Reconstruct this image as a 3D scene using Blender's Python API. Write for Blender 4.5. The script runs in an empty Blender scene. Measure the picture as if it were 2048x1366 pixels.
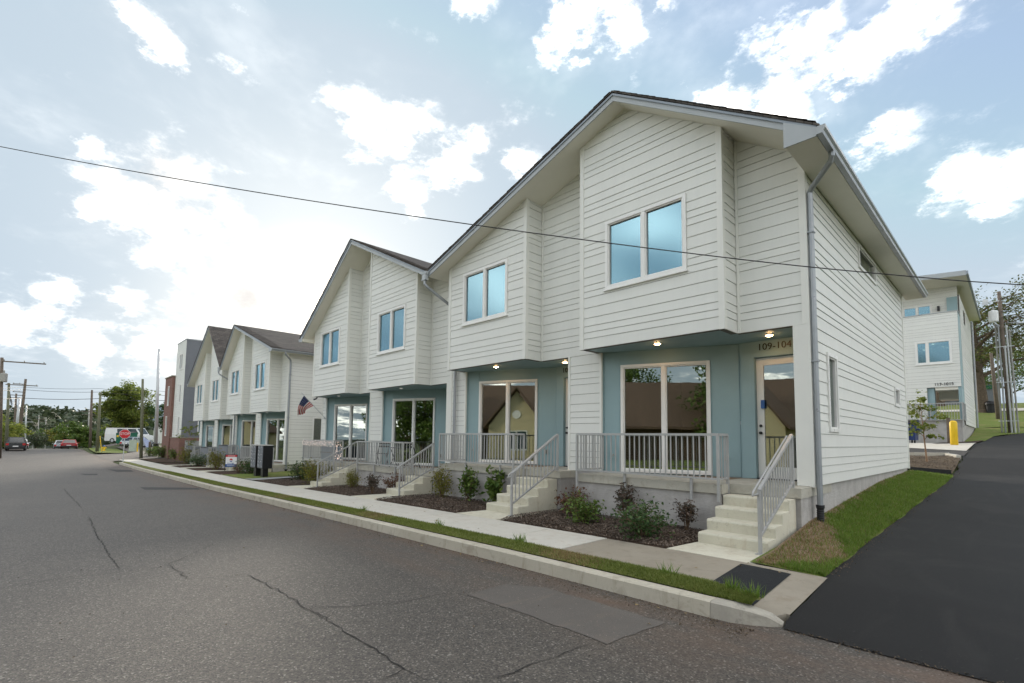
import bpy, bmesh, math, random
import numpy as np
from mathutils import Vector, Matrix
R = math.radians
rnd = random.Random(7)
C = bpy.context.scene.collection
SC = bpy.context.scene

# ------------------------------------------------------------------ camera
FPX, YAW, PITCH, ROLL, CY = 983.212, 0.801237, 0.0744246, 0.0126873, 804.774
fw = Vector((-math.sin(YAW)*math.cos(PITCH), math.cos(YAW)*math.cos(PITCH), math.sin(PITCH)))
r0 = Vector((math.cos(YAW), math.sin(YAW), 0)); u0 = r0.cross(fw)
rt = math.cos(ROLL)*r0 + math.sin(ROLL)*u0
up = -math.sin(ROLL)*r0 + math.cos(ROLL)*u0
cam = bpy.data.cameras.new('camera'); camo = bpy.data.objects.new('camera', cam); C.objects.link(camo)
camo.matrix_world = Matrix(((rt.x, up.x, -fw.x, 0), (rt.y, up.y, -fw.y, 0), (rt.z, up.z, -fw.z, 0), (0, 0, 0, 1)))
cam.sensor_width = 36; cam.lens = 36*FPX/2048
cam.shift_y = (CY-683)/2048
cam.clip_start = .05; cam.clip_end = 3000
SC.camera = camo

def raydir(u, v):
    return (rt*((u-1024)/FPX) + up*(-(v-CY)/FPX) + fw).normalized()

# ------------------------------------------------------------------ world, sun, exposure
SUN_EL, SUN_AZ = 15.2, 67.4           # azimuth from +Y towards -X
SUN_STR, SKY_STR, EXPOSURE = 1.3, 0.12, 1.36
world = bpy.data.worlds.new('World'); SC.world = world; world.use_nodes = True
wn, wl = world.node_tree.nodes, world.node_tree.links
wn.clear()
def W(t, **k):
    n = wn.new(t)
    for a, b in k.items(): setattr(n, a, b)
    return n
def wmath(op, a, b=None, c=None, clamp=False):
    n = W('ShaderNodeMath', operation=op); n.use_clamp = clamp
    for i, x in enumerate((a, b, c)):
        if x is None: continue
        if isinstance(x, (int, float)): n.inputs[i].default_value = x
        else: wl.new(x, n.inputs[i])
    return n.outputs[0]
def wdot(a, vec):
    n = W('ShaderNodeVectorMath', operation='DOT_PRODUCT'); wl.new(a, n.inputs[0]); n.inputs[1].default_value = vec
    return n.outputs['Value']
def wsmooth(x, a, b):
    n = W('ShaderNodeMapRange', interpolation_type='SMOOTHSTEP')
    wl.new(x, n.inputs[0]); n.inputs[1].default_value = a; n.inputs[2].default_value = b
    return n.outputs[0]
sky = W('ShaderNodeTexSky', sky_type='NISHITA', sun_disc=False)
sky.sun_elevation = R(SUN_EL); sky.sun_rotation = R(-SUN_AZ)
sky.air_density = 1.0; sky.dust_density = 0.4; sky.ozone_density = 1.5; sky.altitude = 300
tcw = W('ShaderNodeTexCoord'); D = tcw.outputs['Generated']
sepw = W('ShaderNodeSeparateXYZ'); wl.new(D, sepw.inputs[0])
zz = wmath('MAXIMUM', wmath('ADD', sepw.outputs[2], .14), .03)
cmb = W('ShaderNodeCombineXYZ')
wl.new(wmath('DIVIDE', sepw.outputs[0], zz), cmb.inputs[0]); wl.new(wmath('DIVIDE', sepw.outputs[1], zz), cmb.inputs[1]); cmb.inputs[2].default_value = 12.4
nz = W('ShaderNodeTexNoise'); wl.new(cmb.outputs[0], nz.inputs['Vector'])
nz.inputs['Scale'].default_value = 1.7; nz.inputs['Detail'].default_value = 5; nz.inputs['Roughness'].default_value = .62; nz.inputs['Distortion'].default_value = .25
stv = W('ShaderNodeVectorMath', operation='MULTIPLY'); wl.new(D, stv.inputs[0]); stv.inputs[1].default_value = (1, 1, 1.9)
nf = W('ShaderNodeTexNoise'); wl.new(stv.outputs[0], nf.inputs['Vector'])
nf.inputs['Scale'].default_value = 9; nf.inputs['Detail'].default_value = 6; nf.inputs['Roughness'].default_value = .66
CLOUDS = [  # u, v, radius : where the photograph shows its clouds
    (250, 400, 95), (330, 360, 95), (400, 470, 85), (340, 450, 95), (460, 440, 50), (190, 410, 50), (180, 288, 30), 
    (735, 250, 62), (830, 250, 60), (910, 320, 62), (960, 290, 45), (1040, 335, 52), (820, 392, 42), 
    (240, 18, 48), (285, 55, 52), (325, 100, 36), (960, 8, 42), (1150, 20, 66), (1250, 30, 74), (1320, 8, 50), (1180, 78, 48),
    (1470, 195, 60), (1540, 160, 80), (1600, 100, 80), (1560, 235, 64), (1720, 130, 64), (1800, 80, 76), (1880, 40, 76), (1930, -10, 56), (1790, 250, 60), (1890, 370, 54), (1960, 350, 56), (2030, 345, 56), (2005, 412, 38), (1650, 30, 54), 
    (420, 590, 66), (500, 600, 76), (590, 600, 66), (230, 600, 46), (130, 590, 46), (300, 690, 66), (190, 680, 56), (40, 640, 56), ]
wob = W('ShaderNodeVectorMath', operation='MULTIPLY_ADD'); wl.new(nf.outputs[1], wob.inputs[0]); wob.inputs[1].default_value = (.10, .10, .10)
off = W('ShaderNodeVectorMath', operation='SUBTRACT'); wl.new(D, off.inputs[0]); off.inputs[1].default_value = (.05, .05, .05); wl.new(off.outputs[0], wob.inputs[2])
acc = None
for (u, v, r_) in CLOUDS:
    c = raydir(u, v); rad = r_/FPX*c.dot(fw)*1.42
    n = W('ShaderNodeVectorMath', operation='DISTANCE'); wl.new(wob.outputs[0], n.inputs[0]); n.inputs[1].default_value = c
    g = W('ShaderNodeMapRange', interpolation_type='LINEAR'); wl.new(n.outputs['Value'], g.inputs[0]); g.inputs[1].default_value = rad; g.inputs[2].default_value = rad*.12
    acc = g.outputs[0] if acc is None else wmath('MAXIMUM', acc, g.outputs[0])
inview = wsmooth(wdot(D, fw), .45, .62)      # seen clouds keep their places; unseen cloud is added behind to light the facades
free = wmath('MULTIPLY', wmath('SUBTRACT', 1.0, inview), wsmooth(nz.outputs[0], .40, .58))
cl = wmath('MAXIMUM', acc, free)
dens = wsmooth(wmath('ADD', wmath('MULTIPLY', cl, .9), wmath('MULTIPLY', wmath('SUBTRACT', nf.outputs[0], .5), 2.7)), .05, 1.15)
dens = wmath('POWER', dens, 2.4)
thin = wmath('MULTIPLY', wsmooth(nz.outputs[0], .48, .75), .10)
dens = wmath('MAXIMUM', dens, thin)
sunv = Vector((-math.sin(R(SUN_AZ))*math.cos(R(SUN_EL)), math.cos(R(SUN_AZ))*math.cos(R(SUN_EL)), math.sin(R(SUN_EL))))
sd = wmath('MAXIMUM', wdot(D, sunv), 0.0)
near = wmath('POWER', sd, 26.0); core = wmath('POWER', sd, 800.0)
low = wmath('SUBTRACT', 1.0, wsmooth(sepw.outputs[2], 0.0, .45))
veil = wmath('ADD', wmath('MULTIPLY', low, .8), wmath('MULTIPLY', near, .6), clamp=True)
veil = wmath('MAXIMUM', veil, .5)
skc = W('ShaderNodeMix', data_type='RGBA', blend_type='MULTIPLY'); skc.inputs[0].default_value = 1
wl.new(sky.outputs[0], skc.inputs[6]); skc.inputs[7].default_value = (SKY_STR,)*3 + (1,)
skm = W('ShaderNodeVectorMath', operation='MINIMUM'); wl.new(skc.outputs[2], skm.inputs[0]); skm.inputs[1].default_value = (.225, .275, .325)
vc = W('ShaderNodeMix', data_type='RGBA'); wl.new(near, vc.inputs[0]); vc.inputs[6].default_value = (.222, .262, .295, 1); vc.inputs[7].default_value = (.60, .58, .53, 1)
mv = W('ShaderNodeMix', data_type='RGBA'); wl.new(veil, mv.inputs[0]); wl.new(skm.outputs[0], mv.inputs[6]); wl.new(vc.outputs[2], mv.inputs[7])
mc = W('ShaderNodeMix', data_type='RGBA'); wl.new(dens, mc.inputs[0]); wl.new(mv.outputs[2], mc.inputs[6])
shade = wsmooth(nf.outputs[0], .30, .60)
cc = W('ShaderNodeMix', data_type='RGBA'); wl.new(shade, cc.inputs[0]); cc.inputs[6].default_value = (.43, .42, .41, 1); cc.inputs[7].default_value = (1.50, 1.44, 1.35, 1)
dk_ = None
for (u, v, r_, w_) in ((480, 612, 80, .9), (565, 600, 85, .94), (345, 370, 120, .72)):
    c = raydir(u, v); n = W('ShaderNodeVectorMath', operation='DISTANCE'); wl.new(wob.outputs[0], n.inputs[0]); n.inputs[1].default_value = c
    g = W('ShaderNodeMapRange', interpolation_type='SMOOTHSTEP'); wl.new(n.outputs['Value'], g.inputs[0]); g.inputs[1].default_value = r_/FPX*c.dot(fw)*1.3; g.inputs[2].default_value = r_/FPX*c.dot(fw)*.3; g.inputs[4].default_value = w_
    dk_ = g.outputs[0] if dk_ is None else wmath('MAXIMUM', dk_, g.outputs[0])
c3 = W('ShaderNodeMix', data_type='RGBA'); wl.new(dk_, c3.inputs[0]); wl.new(cc.outputs[2], c3.inputs[6]); c3.inputs[7].default_value = (.25, .24, .235, 1)   # thick cloud in its own shade
wl.new(c3.outputs[2], mc.inputs[7])
gl_ = W('ShaderNodeMix', data_type='RGBA'); wl.new(core, gl_.inputs[0]); wl.new(mc.outputs[2], gl_.inputs[6]); gl_.inputs[7].default_value = (1.5, 1.35, 1.1, 1)
bg = W('ShaderNodeBackground'); bg.inputs[1].default_value = 1.0; wl.new(gl_.outputs[2], bg.inputs[0])
wo = W('ShaderNodeOutputWorld'); wl.new(bg.outputs[0], wo.inputs[0])
world.cycles.sampling_method = 'MANUAL'; world.cycles.sample_map_resolution = 512

sl = bpy.data.lights.new('sun', 'SUN'); sl.energy = SUN_STR; sl.angle = R(10.0); sl.color = (1, .9, .76)
so = bpy.data.objects.new('sun', sl); C.objects.link(so)
so.rotation_euler = (-sunv).to_track_quat('-Z', 'Y').to_euler(); so.location = (0, 0, 60)
SC.view_settings.view_transform = 'Standard'; SC.view_settings.look = 'None'
SC.view_settings.exposure = EXPOSURE; SC.view_settings.gamma = 1; SC.view_settings.use_curve_mapping = False
SC.render.engine = 'CYCLES'
SC.cycles.max_bounces = 6; SC.cycles.transparent_max_bounces = 12; SC.cycles.caustics_reflective = False; SC.cycles.caustics_refractive = False
SC.cycles.use_denoising = True

# ------------------------------------------------------------------ materials
MATS = {}
class NT:
    def __init__(s, m): s.n, s.l = m.node_tree.nodes, m.node_tree.links
    def new(s, t, **k):
        n = s.n.new(t)
        for a, b in k.items(): setattr(n, a, b)
        return n
    def mix(s, f, a, b, bt='MIX'):
        n = s.new('ShaderNodeMix', data_type='RGBA', blend_type=bt)
        for i, x in ((0, f), (6, a), (7, b)):
            if isinstance(x, (int, float)): n.inputs[i].default_value = x if i == 0 else (x, x, x, 1)
            elif isinstance(x, tuple): n.inputs[i].default_value = x + (1,) if len(x) == 3 else x
            else: s.l.new(x, n.inputs[i])
        return n.outputs[2]
    def noise(s, vec, scale, detail=4, rough=.55, dist=0):
        n = s.new('ShaderNodeTexNoise'); s.l.new(vec, n.inputs['Vector'])
        n.inputs['Scale'].default_value = scale; n.inputs['Detail'].default_value = detail
        n.inputs['Roughness'].default_value = rough; n.inputs['Distortion'].default_value = dist
        return n.outputs[0]
    def ramp(s, x, a, b, c=0., d=1.):
        n = s.new('ShaderNodeMapRange'); s.l.new(x, n.inputs[0])
        for i, v in ((1, a), (2, b), (3, c), (4, d)): n.inputs[i].default_value = v
        return n.outputs[0]
    def math(s, op, a, b=None):
        n = s.new('ShaderNodeMath', operation=op)
        for i, x in enumerate((a, b)):
            if x is None: continue
            if isinstance(x, (int, float)): n.inputs[i].default_value = x
            else: s.l.new(x, n.inputs[i])
        return n.outputs[0]
    def vmul(s, vec, v):
        n = s.new('ShaderNodeVectorMath', operation='MULTIPLY'); s.l.new(vec, n.inputs[0]); n.inputs[1].default_value = v
        return n.outputs[0]
def base_mat(name, rough=.7, spec=.4, metal=0):
    m = bpy.data.materials.new(name); m.use_nodes = True
    t = NT(m); b = t.n['Principled BSDF']
    b.inputs['Roughness'].default_value = rough; b.inputs['Specular IOR Level'].default_value = spec; b.inputs['Metallic'].default_value = metal
    co = t.new('ShaderNodeTexCoord').outputs['Object']
    MATS[name] = m
    return m, t, b, co
def bump(t, b, h, strength=.3, dist=.01):
    n = t.new('ShaderNodeBump'); n.inputs['Strength'].default_value = strength; n.inputs['Distance'].default_value = dist
    t.l.new(h, n.inputs['Height']); t.l.new(n.outputs[0], b.inputs['Normal'])
def simple(name, col, rough=.7, var=.06, scale=6, spec=.4, metal=0, bs=0, bscale=80, rand=0, streak=0):
    m, t, b, co = base_mat(name, rough, spec, metal)
    x = t.noise(co, scale, 5)
    c = t.mix(t.ramp(x, .3, .7), tuple(v*(1-var) for v in col), tuple(min(1, v*(1+var)) for v in col))
    if streak:
        s = t.noise(t.vmul(co, (9, 9, .5)), 1.0, 4)
        c = t.mix(t.ramp(s, .45, .75, 0, streak), c, tuple(v*.72 for v in col))
    if rand:
        oi = t.new('ShaderNodeObjectInfo').outputs['Random']
        c = t.mix(t.ramp(oi, 0, 1, 0, rand), c, tuple(v*.86 for v in col))
    t.l.new(c, b.inputs['Base Color'])
    rr = t.ramp(t.noise(co, scale*2.3, 3), .3, .7, max(0, rough-.08), min(1, rough+.08)); t.l.new(rr, b.inputs['Roughness'])
    if bs: bump(t, b, t.noise(co, bscale, 5), bs)
    return m
simple('siding', (.77, .77, .725), .48, .02, 1.2, bs=.12, bscale=60, rand=.18, streak=.10, spec=.35)
simple('lap_shade_backing', (.16, .155, .145), .9, .1)  # backing behind the boards; lap shadow put into its dark colour
simple('trim', (.79, .785, .735), .5, .02, 3)
simple('white_frame', (.84, .83, .80), .35, .02, 3)
simple('blue_panel', (.285, .405, .43), .55, .04, 2, bs=.06, rand=.1)
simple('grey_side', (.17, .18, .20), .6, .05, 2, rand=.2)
simple('fascia', (.42, .445, .46), .45, .04, 2)
simple('fascia_dark', (.30, .34, .39), .4, .06, 2)
simple('soffit', (.82, .79, .70), .6, .02, 2)
simple('gutter', (.33, .35, .37), .35, .06, 4, spec=.5, metal=.3)
simple('rail', (.43, .43, .425), .4, .05, 8, spec=.5, metal=.2)
simple('black_metal', (.012, .012, .013), .4, .2, 8)
simple('black_plastic', (.018, .018, .02), .55, .2, 8)
simple('door_white', (.78, .77, .73), .4, .02, 3)
simple('wood_pole', (.15, .12, .095), .9, .25, 5, bs=.5, bscale=30, streak=.5)
simple('wood_green', (.16, .165, .11), .9, .2, 5, bs=.5, bscale=30, streak=.4)
simple('steel', (.52, .54, .55), .45, .06, 3, metal=.4)
simple('conduit', (.33, .325, .30), .55, .1, 3)
simple('bark', (.12, .09, .065), .95, .3, 9, bs=.8, bscale=25)
simple('bark_pale', (.30, .19, .12), .85, .25, 14, bs=.5, bscale=40)
simple('stem', (.13, .085, .05), .9, .2, 20)
simple('wire', (.03, .03, .032), .6, .1)
simple('yellow', (.80, .52, .02), .45, .04, 5, streak=.12)
simple('navy', (.012, .03, .115), .45, .15, 3, streak=.2)
simple('dumpster_green', (.01, .13, .075), .5, .15, 3, streak=.2)
simple('red', (.50, .018, .022), .45, .05, 5)
simple('sign_red', (.55, .02, .03), .4, .05, 5)
simple('white', (.80, .80, .80), .45, .03, 5)
simple('cabinet', (.43, .49, .42), .5, .08, 4)
simple('sign_blue', (.03, .11, .32), .45, .05, 5)
simple('flag_blue', (.018, .028, .10), .8, .1, 5)
simple('flag_red', (.55, .022, .04), .8, .1, 5)
simple('flag_white', (.72, .70, .66), .8, .05, 5)
simple('banner', (.42, .50, .72), .7, .1, 5)
simple('tyre', (.016, .016, .017), .8, .2, 20)
simple('car_black', (.010, .012, .016), .16, .1, 3, spec=.6)
simple('car_red', (.30, .012, .015), .18, .1, 3, spec=.6)
simple('car_white', (.74, .74, .73), .2, .03, 3, spec=.6)
simple('car_silver', (.42, .45, .48), .22, .05, 3, spec=.6, metal=.5)
simple('car_glass', (.02, .028, .034), .05, .05, 3, spec=.8)
simple('tail_light', (.45, .01, .01), .2, .05, 3, spec=.6)
simple('room_floor', (.24, .15, .085), .5, .15, 3)
simple('room_wall', (.52, .49, .45), .8, .03, 3)
simple('house_cream', (.62, .53, .33), .7, .06, 3, streak=.15)
simple('house_blue', (.20, .26, .31), .7, .06, 3)
simple('roof_brown', (.13, .085, .06), .9, .15, 3)
simple('rock_gravel', (.30, .30, .29), .9, .35, 25, bs=.7, bscale=60)

def glass(name, refl, tint, gcol, rough=0.0):
    m = bpy.data.materials.new(name); m.use_nodes = True; t = NT(m); t.n.clear()
    o = t.new('ShaderNodeOutputMaterial'); tr = t.new('ShaderNodeBsdfTransparent'); tr.inputs[0].default_value = tint + (1,)
    g = t.new('ShaderNodeBsdfGlossy'); g.inputs['Roughness'].default_value = rough; g.inputs['Color'].default_value = gcol + (1,)
    co = t.new('ShaderNodeTexCoord').outputs['Object']
    bn = t.new('ShaderNodeBump'); bn.inputs['Strength'].default_value = .02; bn.inputs['Distance'].default_value = .02
    t.l.new(t.noise(co, 1.6, 2), bn.inputs['Height']); t.l.new(bn.outputs[0], g.inputs['Normal'])
    fr = t.new('ShaderNodeFresnel'); fr.inputs[0].default_value = 1.52
    f = t.ramp(fr.outputs[0], .04, 1, refl, 1)
    mx = t.new('ShaderNodeMixShader'); t.l.new(f, mx.inputs[0]); t.l.new(tr.outputs[0], mx.inputs[1]); t.l.new(g.outputs[0], mx.inputs[2]); t.l.new(mx.outputs[0], o.inputs[0])
    MATS[name] = m
glass('glass_up', .37, (.30, .38, .40), (.46, .76, .90), .14)
glass('glass_door', .30, (.60, .60, .54), (.92, 1, .96))

def emit(name, col, s):
    m = bpy.data.materials.new(name); m.use_nodes = True; b = m.node_tree.nodes['Principled BSDF']
    b.inputs['Base Color'].default_value = (.8, .8, .8, 1); b.inputs['Emission Color'].default_value = col + (1,); b.inputs['Emission Strength'].default_value = s
    MATS[name] = m
emit('lamp', (1, .58, .25), 34); emit('lamp_off', (.9, .9, .85), .12); emit('lamp_in', (1, .80, .55), 7); emit('fairy', (1, .66, .5), .35)

def stucco():
    m, t, b, co = base_mat('stucco', .9)
    x = t.noise(co, 2.2, 6, .6, .6); y = t.noise(t.vmul(co, (1, 1, .45)), 5, 5)
    c = t.mix(t.ramp(x, .35, .65), (.37, .35, .33), (.48, .46, .44)); c = t.mix(t.ramp(y, .5, .8, 0, .5), c, (.31, .285, .26))
    t.l.new(c, b.inputs['Base Color']); bump(t, b, t.noise(t.vmul(co, (1, 1, 2)), 14, 6), .5, .02)
stucco()
def concrete(name, a, bcol, dirt, fs=40):
    m, t, b, co = base_mat(name, .85)
    x = t.noise(co, 1.3, 6, .6); y = t.noise(co, fs, 3, .7); z = t.noise(co, 3.7, 6, .65, .5)
    c = t.mix(t.ramp(x, .35, .65), a, bcol); c = t.mix(t.ramp(y, .3, .7, 0, .35), c, tuple(v*.82 for v in a))
    c = t.mix(t.ramp(z, .52, .74, 0, .75), c, dirt); r_ = t.noise(t.vmul(co, (3, 3, .7)), 2.2, 5, .65, .4); c = t.mix(t.ramp(r_, .56, .72, 0, .4), c, (dirt[0]*.8, dirt[1]*.68, dirt[2]*.52)); q_ = t.noise(co, 9, 4, .7); c = t.mix(t.ramp(q_, .60, .68, 0, .35), c, tuple(v*.6 for v in dirt))
    oi = t.new('ShaderNodeObjectInfo').outputs['Random']; c = t.mix(t.ramp(oi, 0, 1, 0, .25), c, tuple(v*.85 for v in a))
    t.l.new(c, b.inputs['Base Color']); bump(t, b, y, .25, .004)
concrete('concrete', (.56, .535, .475), (.62, .59, .525), (.48, .43, .36))
concrete('concrete_step', (.60, .57, .46), (.68, .645, .53), (.48, .42, .32))
concrete('concrete_old', (.29, .255, .20), (.34, .30, .24), (.23, .195, .155), 120)
concrete('concrete_slab', (.46, .44, .375), (.54, .515, .445), (.36, .315, .25))
concrete('kerb_scuffed', (.34, .315, .27), (.50, .465, .39), (.09, .085, .08), 30)
concrete('kerb', (.47, .43, .345), (.56, .52, .43), (.24, .195, .145), 60)

def asphalt():
    m, t, b, co = base_mat('asphalt', .68, .5)
    big = t.noise(co, .22, 5, .6); med = t.noise(co, 1.6, 6, .65, .4)
    vo = t.new('ShaderNodeTexVoronoi'); t.l.new(co, vo.inputs['Vector']); vo.inputs['Scale'].default_value = 70
    wn_ = t.new('ShaderNodeTexWhiteNoise'); t.l.new(vo.outputs['Color'], wn_.inputs['Vector'])
    c = t.mix(t.ramp(big, .3, .7), (.078, .069, .060), (.104, .091, .078))
    c = t.mix(t.ramp(med, .35, .72, 0, .5), c, (.066, .058, .051))
    tw = t.noise(t.vmul(co, (.15, 1, 1)), .9, 4, .6); c = t.mix(t.ramp(tw, .5, .7, 0, .3), c, (.105, .092, .079))
    st = t.mix(wn_.outputs[0], (.50, .50, .50), (1.50, 1.47, 1.42)); c = t.mix(1.0, c, st, 'MULTIPLY')
    sparkle = t.ramp(wn_.outputs[0], .92, .99, 0, .7); c = t.mix(sparkle, c, (.30, .275, .24))
    st2 = t.noise(co, 26, 3, .7); c = t.mix(t.ramp(st2, .35, .65, .0, .45), c, t.mix(1.0, c, (.62, .61, .60), 'MULTIPLY'))
    # red clay washed along the gutter
    sp = t.new('ShaderNodeSeparateXYZ'); t.l.new(co, sp.inputs[0])
    edge = t.ramp(sp.outputs[1], 3.4, 5.1); wob = t.noise(t.vmul(co, (.5, 1.3, 1)), 1.3, 6, .7)
    d = t.math('MULTIPLY', edge, t.ramp(wob, .38, .68)); c = t.mix(t.math('MULTIPLY', d, .75), c, (.135, .080, .050))
    t.l.new(c, b.inputs['Base Color']); bump(t, b, vo.outputs['Distance'], .5, .006)
asphalt()
def asphalt2(name, a, bcol, dust):
    m, t, b, co = base_mat(name, .8, .35)
    x = t.noise(co, .7, 6, .6); y = t.noise(co, 120, 3, .7); z = t.noise(co, .45, 5, .6, 1.2)
    c = t.mix(t.ramp(x, .35, .65), a, bcol); c = t.mix(t.ramp(y, .3, .7, 0, .8), c, tuple(v*.5 for v in a))
    c = t.mix(t.ramp(z, .52, .75, 0, .75), c, dust); w_ = t.noise(t.vmul(co, (1.6, .35, 1)), 1.4, 5, .6, .8); c = t.mix(t.ramp(w_, .56, .70, 0, .45), c, dust); sp_ = t.noise(co, 55, 2, .5); c = t.mix(t.ramp(sp_, .70, .76, 0, .8), c, tuple(v*3 for v in dust))
    t.l.new(c, b.inputs['Base Color']); bump(t, b, y, .5, .004)
asphalt2('asphalt_new', (.0105, .010, .010), (.0145, .0138, .0135), (.028, .026, .024))
asphalt2('asphalt_black', (.010, .0115, .014), (.014, .0155, .018), (.034, .035, .036))
asphalt2('asphalt_patch', (.135, .120, .106), (.165, .147, .130), (.175, .14, .11))
asphalt2('crack', (.028, .026, .024), (.040, .036, .033), (.06, .052, .045))
asphalt2('asphalt_dark', (.05, .047, .046), (.062, .058, .056), (.075, .07, .066))

def shingle():
    m, t, b, co = base_mat('shingle', .95, .2)
    br = t.new('ShaderNodeTexBrick'); t.l.new(co, br.inputs['Vector'])
    sp = t.new('ShaderNodeSeparateXYZ'); t.l.new(co, sp.inputs[0]); cb = t.new('ShaderNodeCombineXYZ')
    t.l.new(sp.outputs[1], cb.inputs[0]); t.l.new(t.math('MULTIPLY', sp.outputs[0], 1.15), cb.inputs[1]); t.l.new(cb.outputs[0], br.inputs['Vector'])
    br.inputs['Scale'].default_value = 1; br.inputs['Brick Width'].default_value = .3; br.inputs['Row Height'].default_value = .145; br.inputs['Mortar Size'].default_value = .008
    br.inputs['Color1'].default_value = (.135, .118, .105, 1); br.inputs['Color2'].default_value = (.065, .058, .054, 1); br.inputs['Mortar'].default_value = (.03, .027, .025, 1); br.inputs['Bias'].default_value = -.1
    c = t.mix(t.ramp(t.noise(co, 1.2, 5), .3, .7, 0, .45), br.outputs[0], (.105, .095, .088)); t.l.new(c, b.inputs['Base Color'])
    bump(t, b, t.math('ADD', br.outputs['Fac'], t.noise(co, 90, 2)), .6, .01)
shingle()
def brickm():
    m, t, b, co = base_mat('brick', .9, .2)
    sp = t.new('ShaderNodeSeparateXYZ'); t.l.new(co, sp.inputs[0]); cb = t.new('ShaderNodeCombineXYZ')
    t.l.new(t.math('ADD', sp.outputs[0], sp.outputs[1]), cb.inputs[0]); t.l.new(sp.outputs[2], cb.inputs[1])
    br = t.new('ShaderNodeTexBrick'); t.l.new(cb.outputs[0], br.inputs['Vector'])
    br.inputs['Scale'].default_value = 1; br.inputs['Brick Width'].default_value = .22; br.inputs['Row Height'].default_value = .075; br.inputs['Mortar Size'].default_value = .007
    br.inputs['Color1'].default_value = (.25, .12, .095, 1); br.inputs['Color2'].default_value = (.17, .085, .07, 1); br.inputs['Mortar'].default_value = (.27, .22, .19, 1)
    t.l.new(br.outputs[0], b.inputs['Base Color']); bump(t, b, br.outputs['Fac'], -.4, .01)
brickm()
def soil(name, a, bcol, ccol, scale=30):
    m, t, b, co = base_mat(name, .95, .15)
    x = t.noise(co, scale, 6, .7); y = t.noise(co, 1.1, 4); vo = t.new('ShaderNodeTexVoronoi'); t.l.new(t.vmul(co, (1, 1, .4)), vo.inputs['Vector']); vo.inputs['Scale'].default_value = scale*1.6
    c = t.mix(t.ramp(x, .3, .7), a, bcol); c = t.mix(t.ramp(y, .4, .7, 0, .5), c, ccol)
    t.l.new(c, b.inputs['Base Color']); bump(t, b, t.math('ADD', vo.outputs['Distance'], x), .9, .03)
soil('mulch', (.055, .038, .029), (.115, .078, .056), (.085, .062, .048))
soil('mulch_tan', (.10, .075, .052), (.18, .14, .10), (.085, .064, .046), 12)
soil('dirt', (.24, .165, .11), (.34, .255, .18), (.18, .125, .08), 20)
def grassm(name, a, bcol, dry, rng=.5):
    m, t, b, co = base_mat(name, .9, .2)
    x = t.noise(co, .9, 5, .6, .3); y = t.noise(co, 22, 4, .7)
    c = t.mix(t.ramp(y, .3, .7), a, bcol); c = t.mix(t.ramp(x, .45, .72, 0, rng), c, dry)
    t.l.new(c, b.inputs['Base Color']); bump(t, b, t.noise(co, 60, 3), .8, .03)
grassm('turf', (.12, .145, .04), (.19, .20, .06), (.28, .23, .115), .7)
grassm('lawn', (.105, .155, .032), (.175, .22, .05), (.25, .21, .09), .7)
grassm('field', (.05, .07, .025), (.08, .10, .035), (.11, .10, .05))
def leafm(name, a, bcol, trans=.35):
    m, t, b, co = base_mat(name, .55, .35)
    x = t.noise(co, 3.1, 3); w = t.new('ShaderNodeTexWhiteNoise'); g = t.new('ShaderNodeNewGeometry'); t.l.new(g.outputs['Random Per Island'], w.inputs['W']) if False else None
    isl = g.outputs['Random Per Island']
    c = t.mix(isl, a, bcol); c = t.mix(t.ramp(x, .35, .7, 0, .5), c, tuple(v*.7 for v in a)); t.l.new(c, b.inputs['Base Color'])
    tl = t.new('ShaderNodeBsdfTranslucent'); t.l.new(c, tl.inputs[0]); ms = t.new('ShaderNodeMixShader'); ms.inputs[0].default_value = trans
    out = t.n['Material Output']; t.l.new(b.outputs[0], ms.inputs[1]); t.l.new(tl.outputs[0], ms.inputs[2]); t.l.new(ms.outputs[0], out.inputs[0])
leafm('mulch_chip', (.05, .036, .028), (.26, .20, .155), .0)
leafm('blade', (.13, .185, .03), (.28, .30, .08), .35)
leafm('blade_lawn', (.11, .20, .025), (.23, .31, .055), .35)
leafm('blade_dry', (.24, .17, .075), (.36, .27, .13), .2)
leafm('leaf_green', (.06, .12, .022), (.18, .25, .05))
leafm('leaf_yellow', (.13, .15, .022), (.28, .25, .04))
leafm('leaf_dark', (.038, .085, .025), (.10, .16, .05))
leafm('leaf_red', (.14, .05, .042), (.20, .13, .06))
leafm('leaf_mauve', (.085, .08, .06), (.16, .11, .085))
leafm('leaf_tree', (.11, .17, .03), (.30, .32, .07), .6)
leafm('leaf_autumn', (.06, .10, .026), (.20, .18, .045))
leafm('leaf_far', (.040, .060, .030), (.085, .105, .050), .15)
leafm('flower', (.62, .58, .58), (.72, .70, .68))

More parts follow.
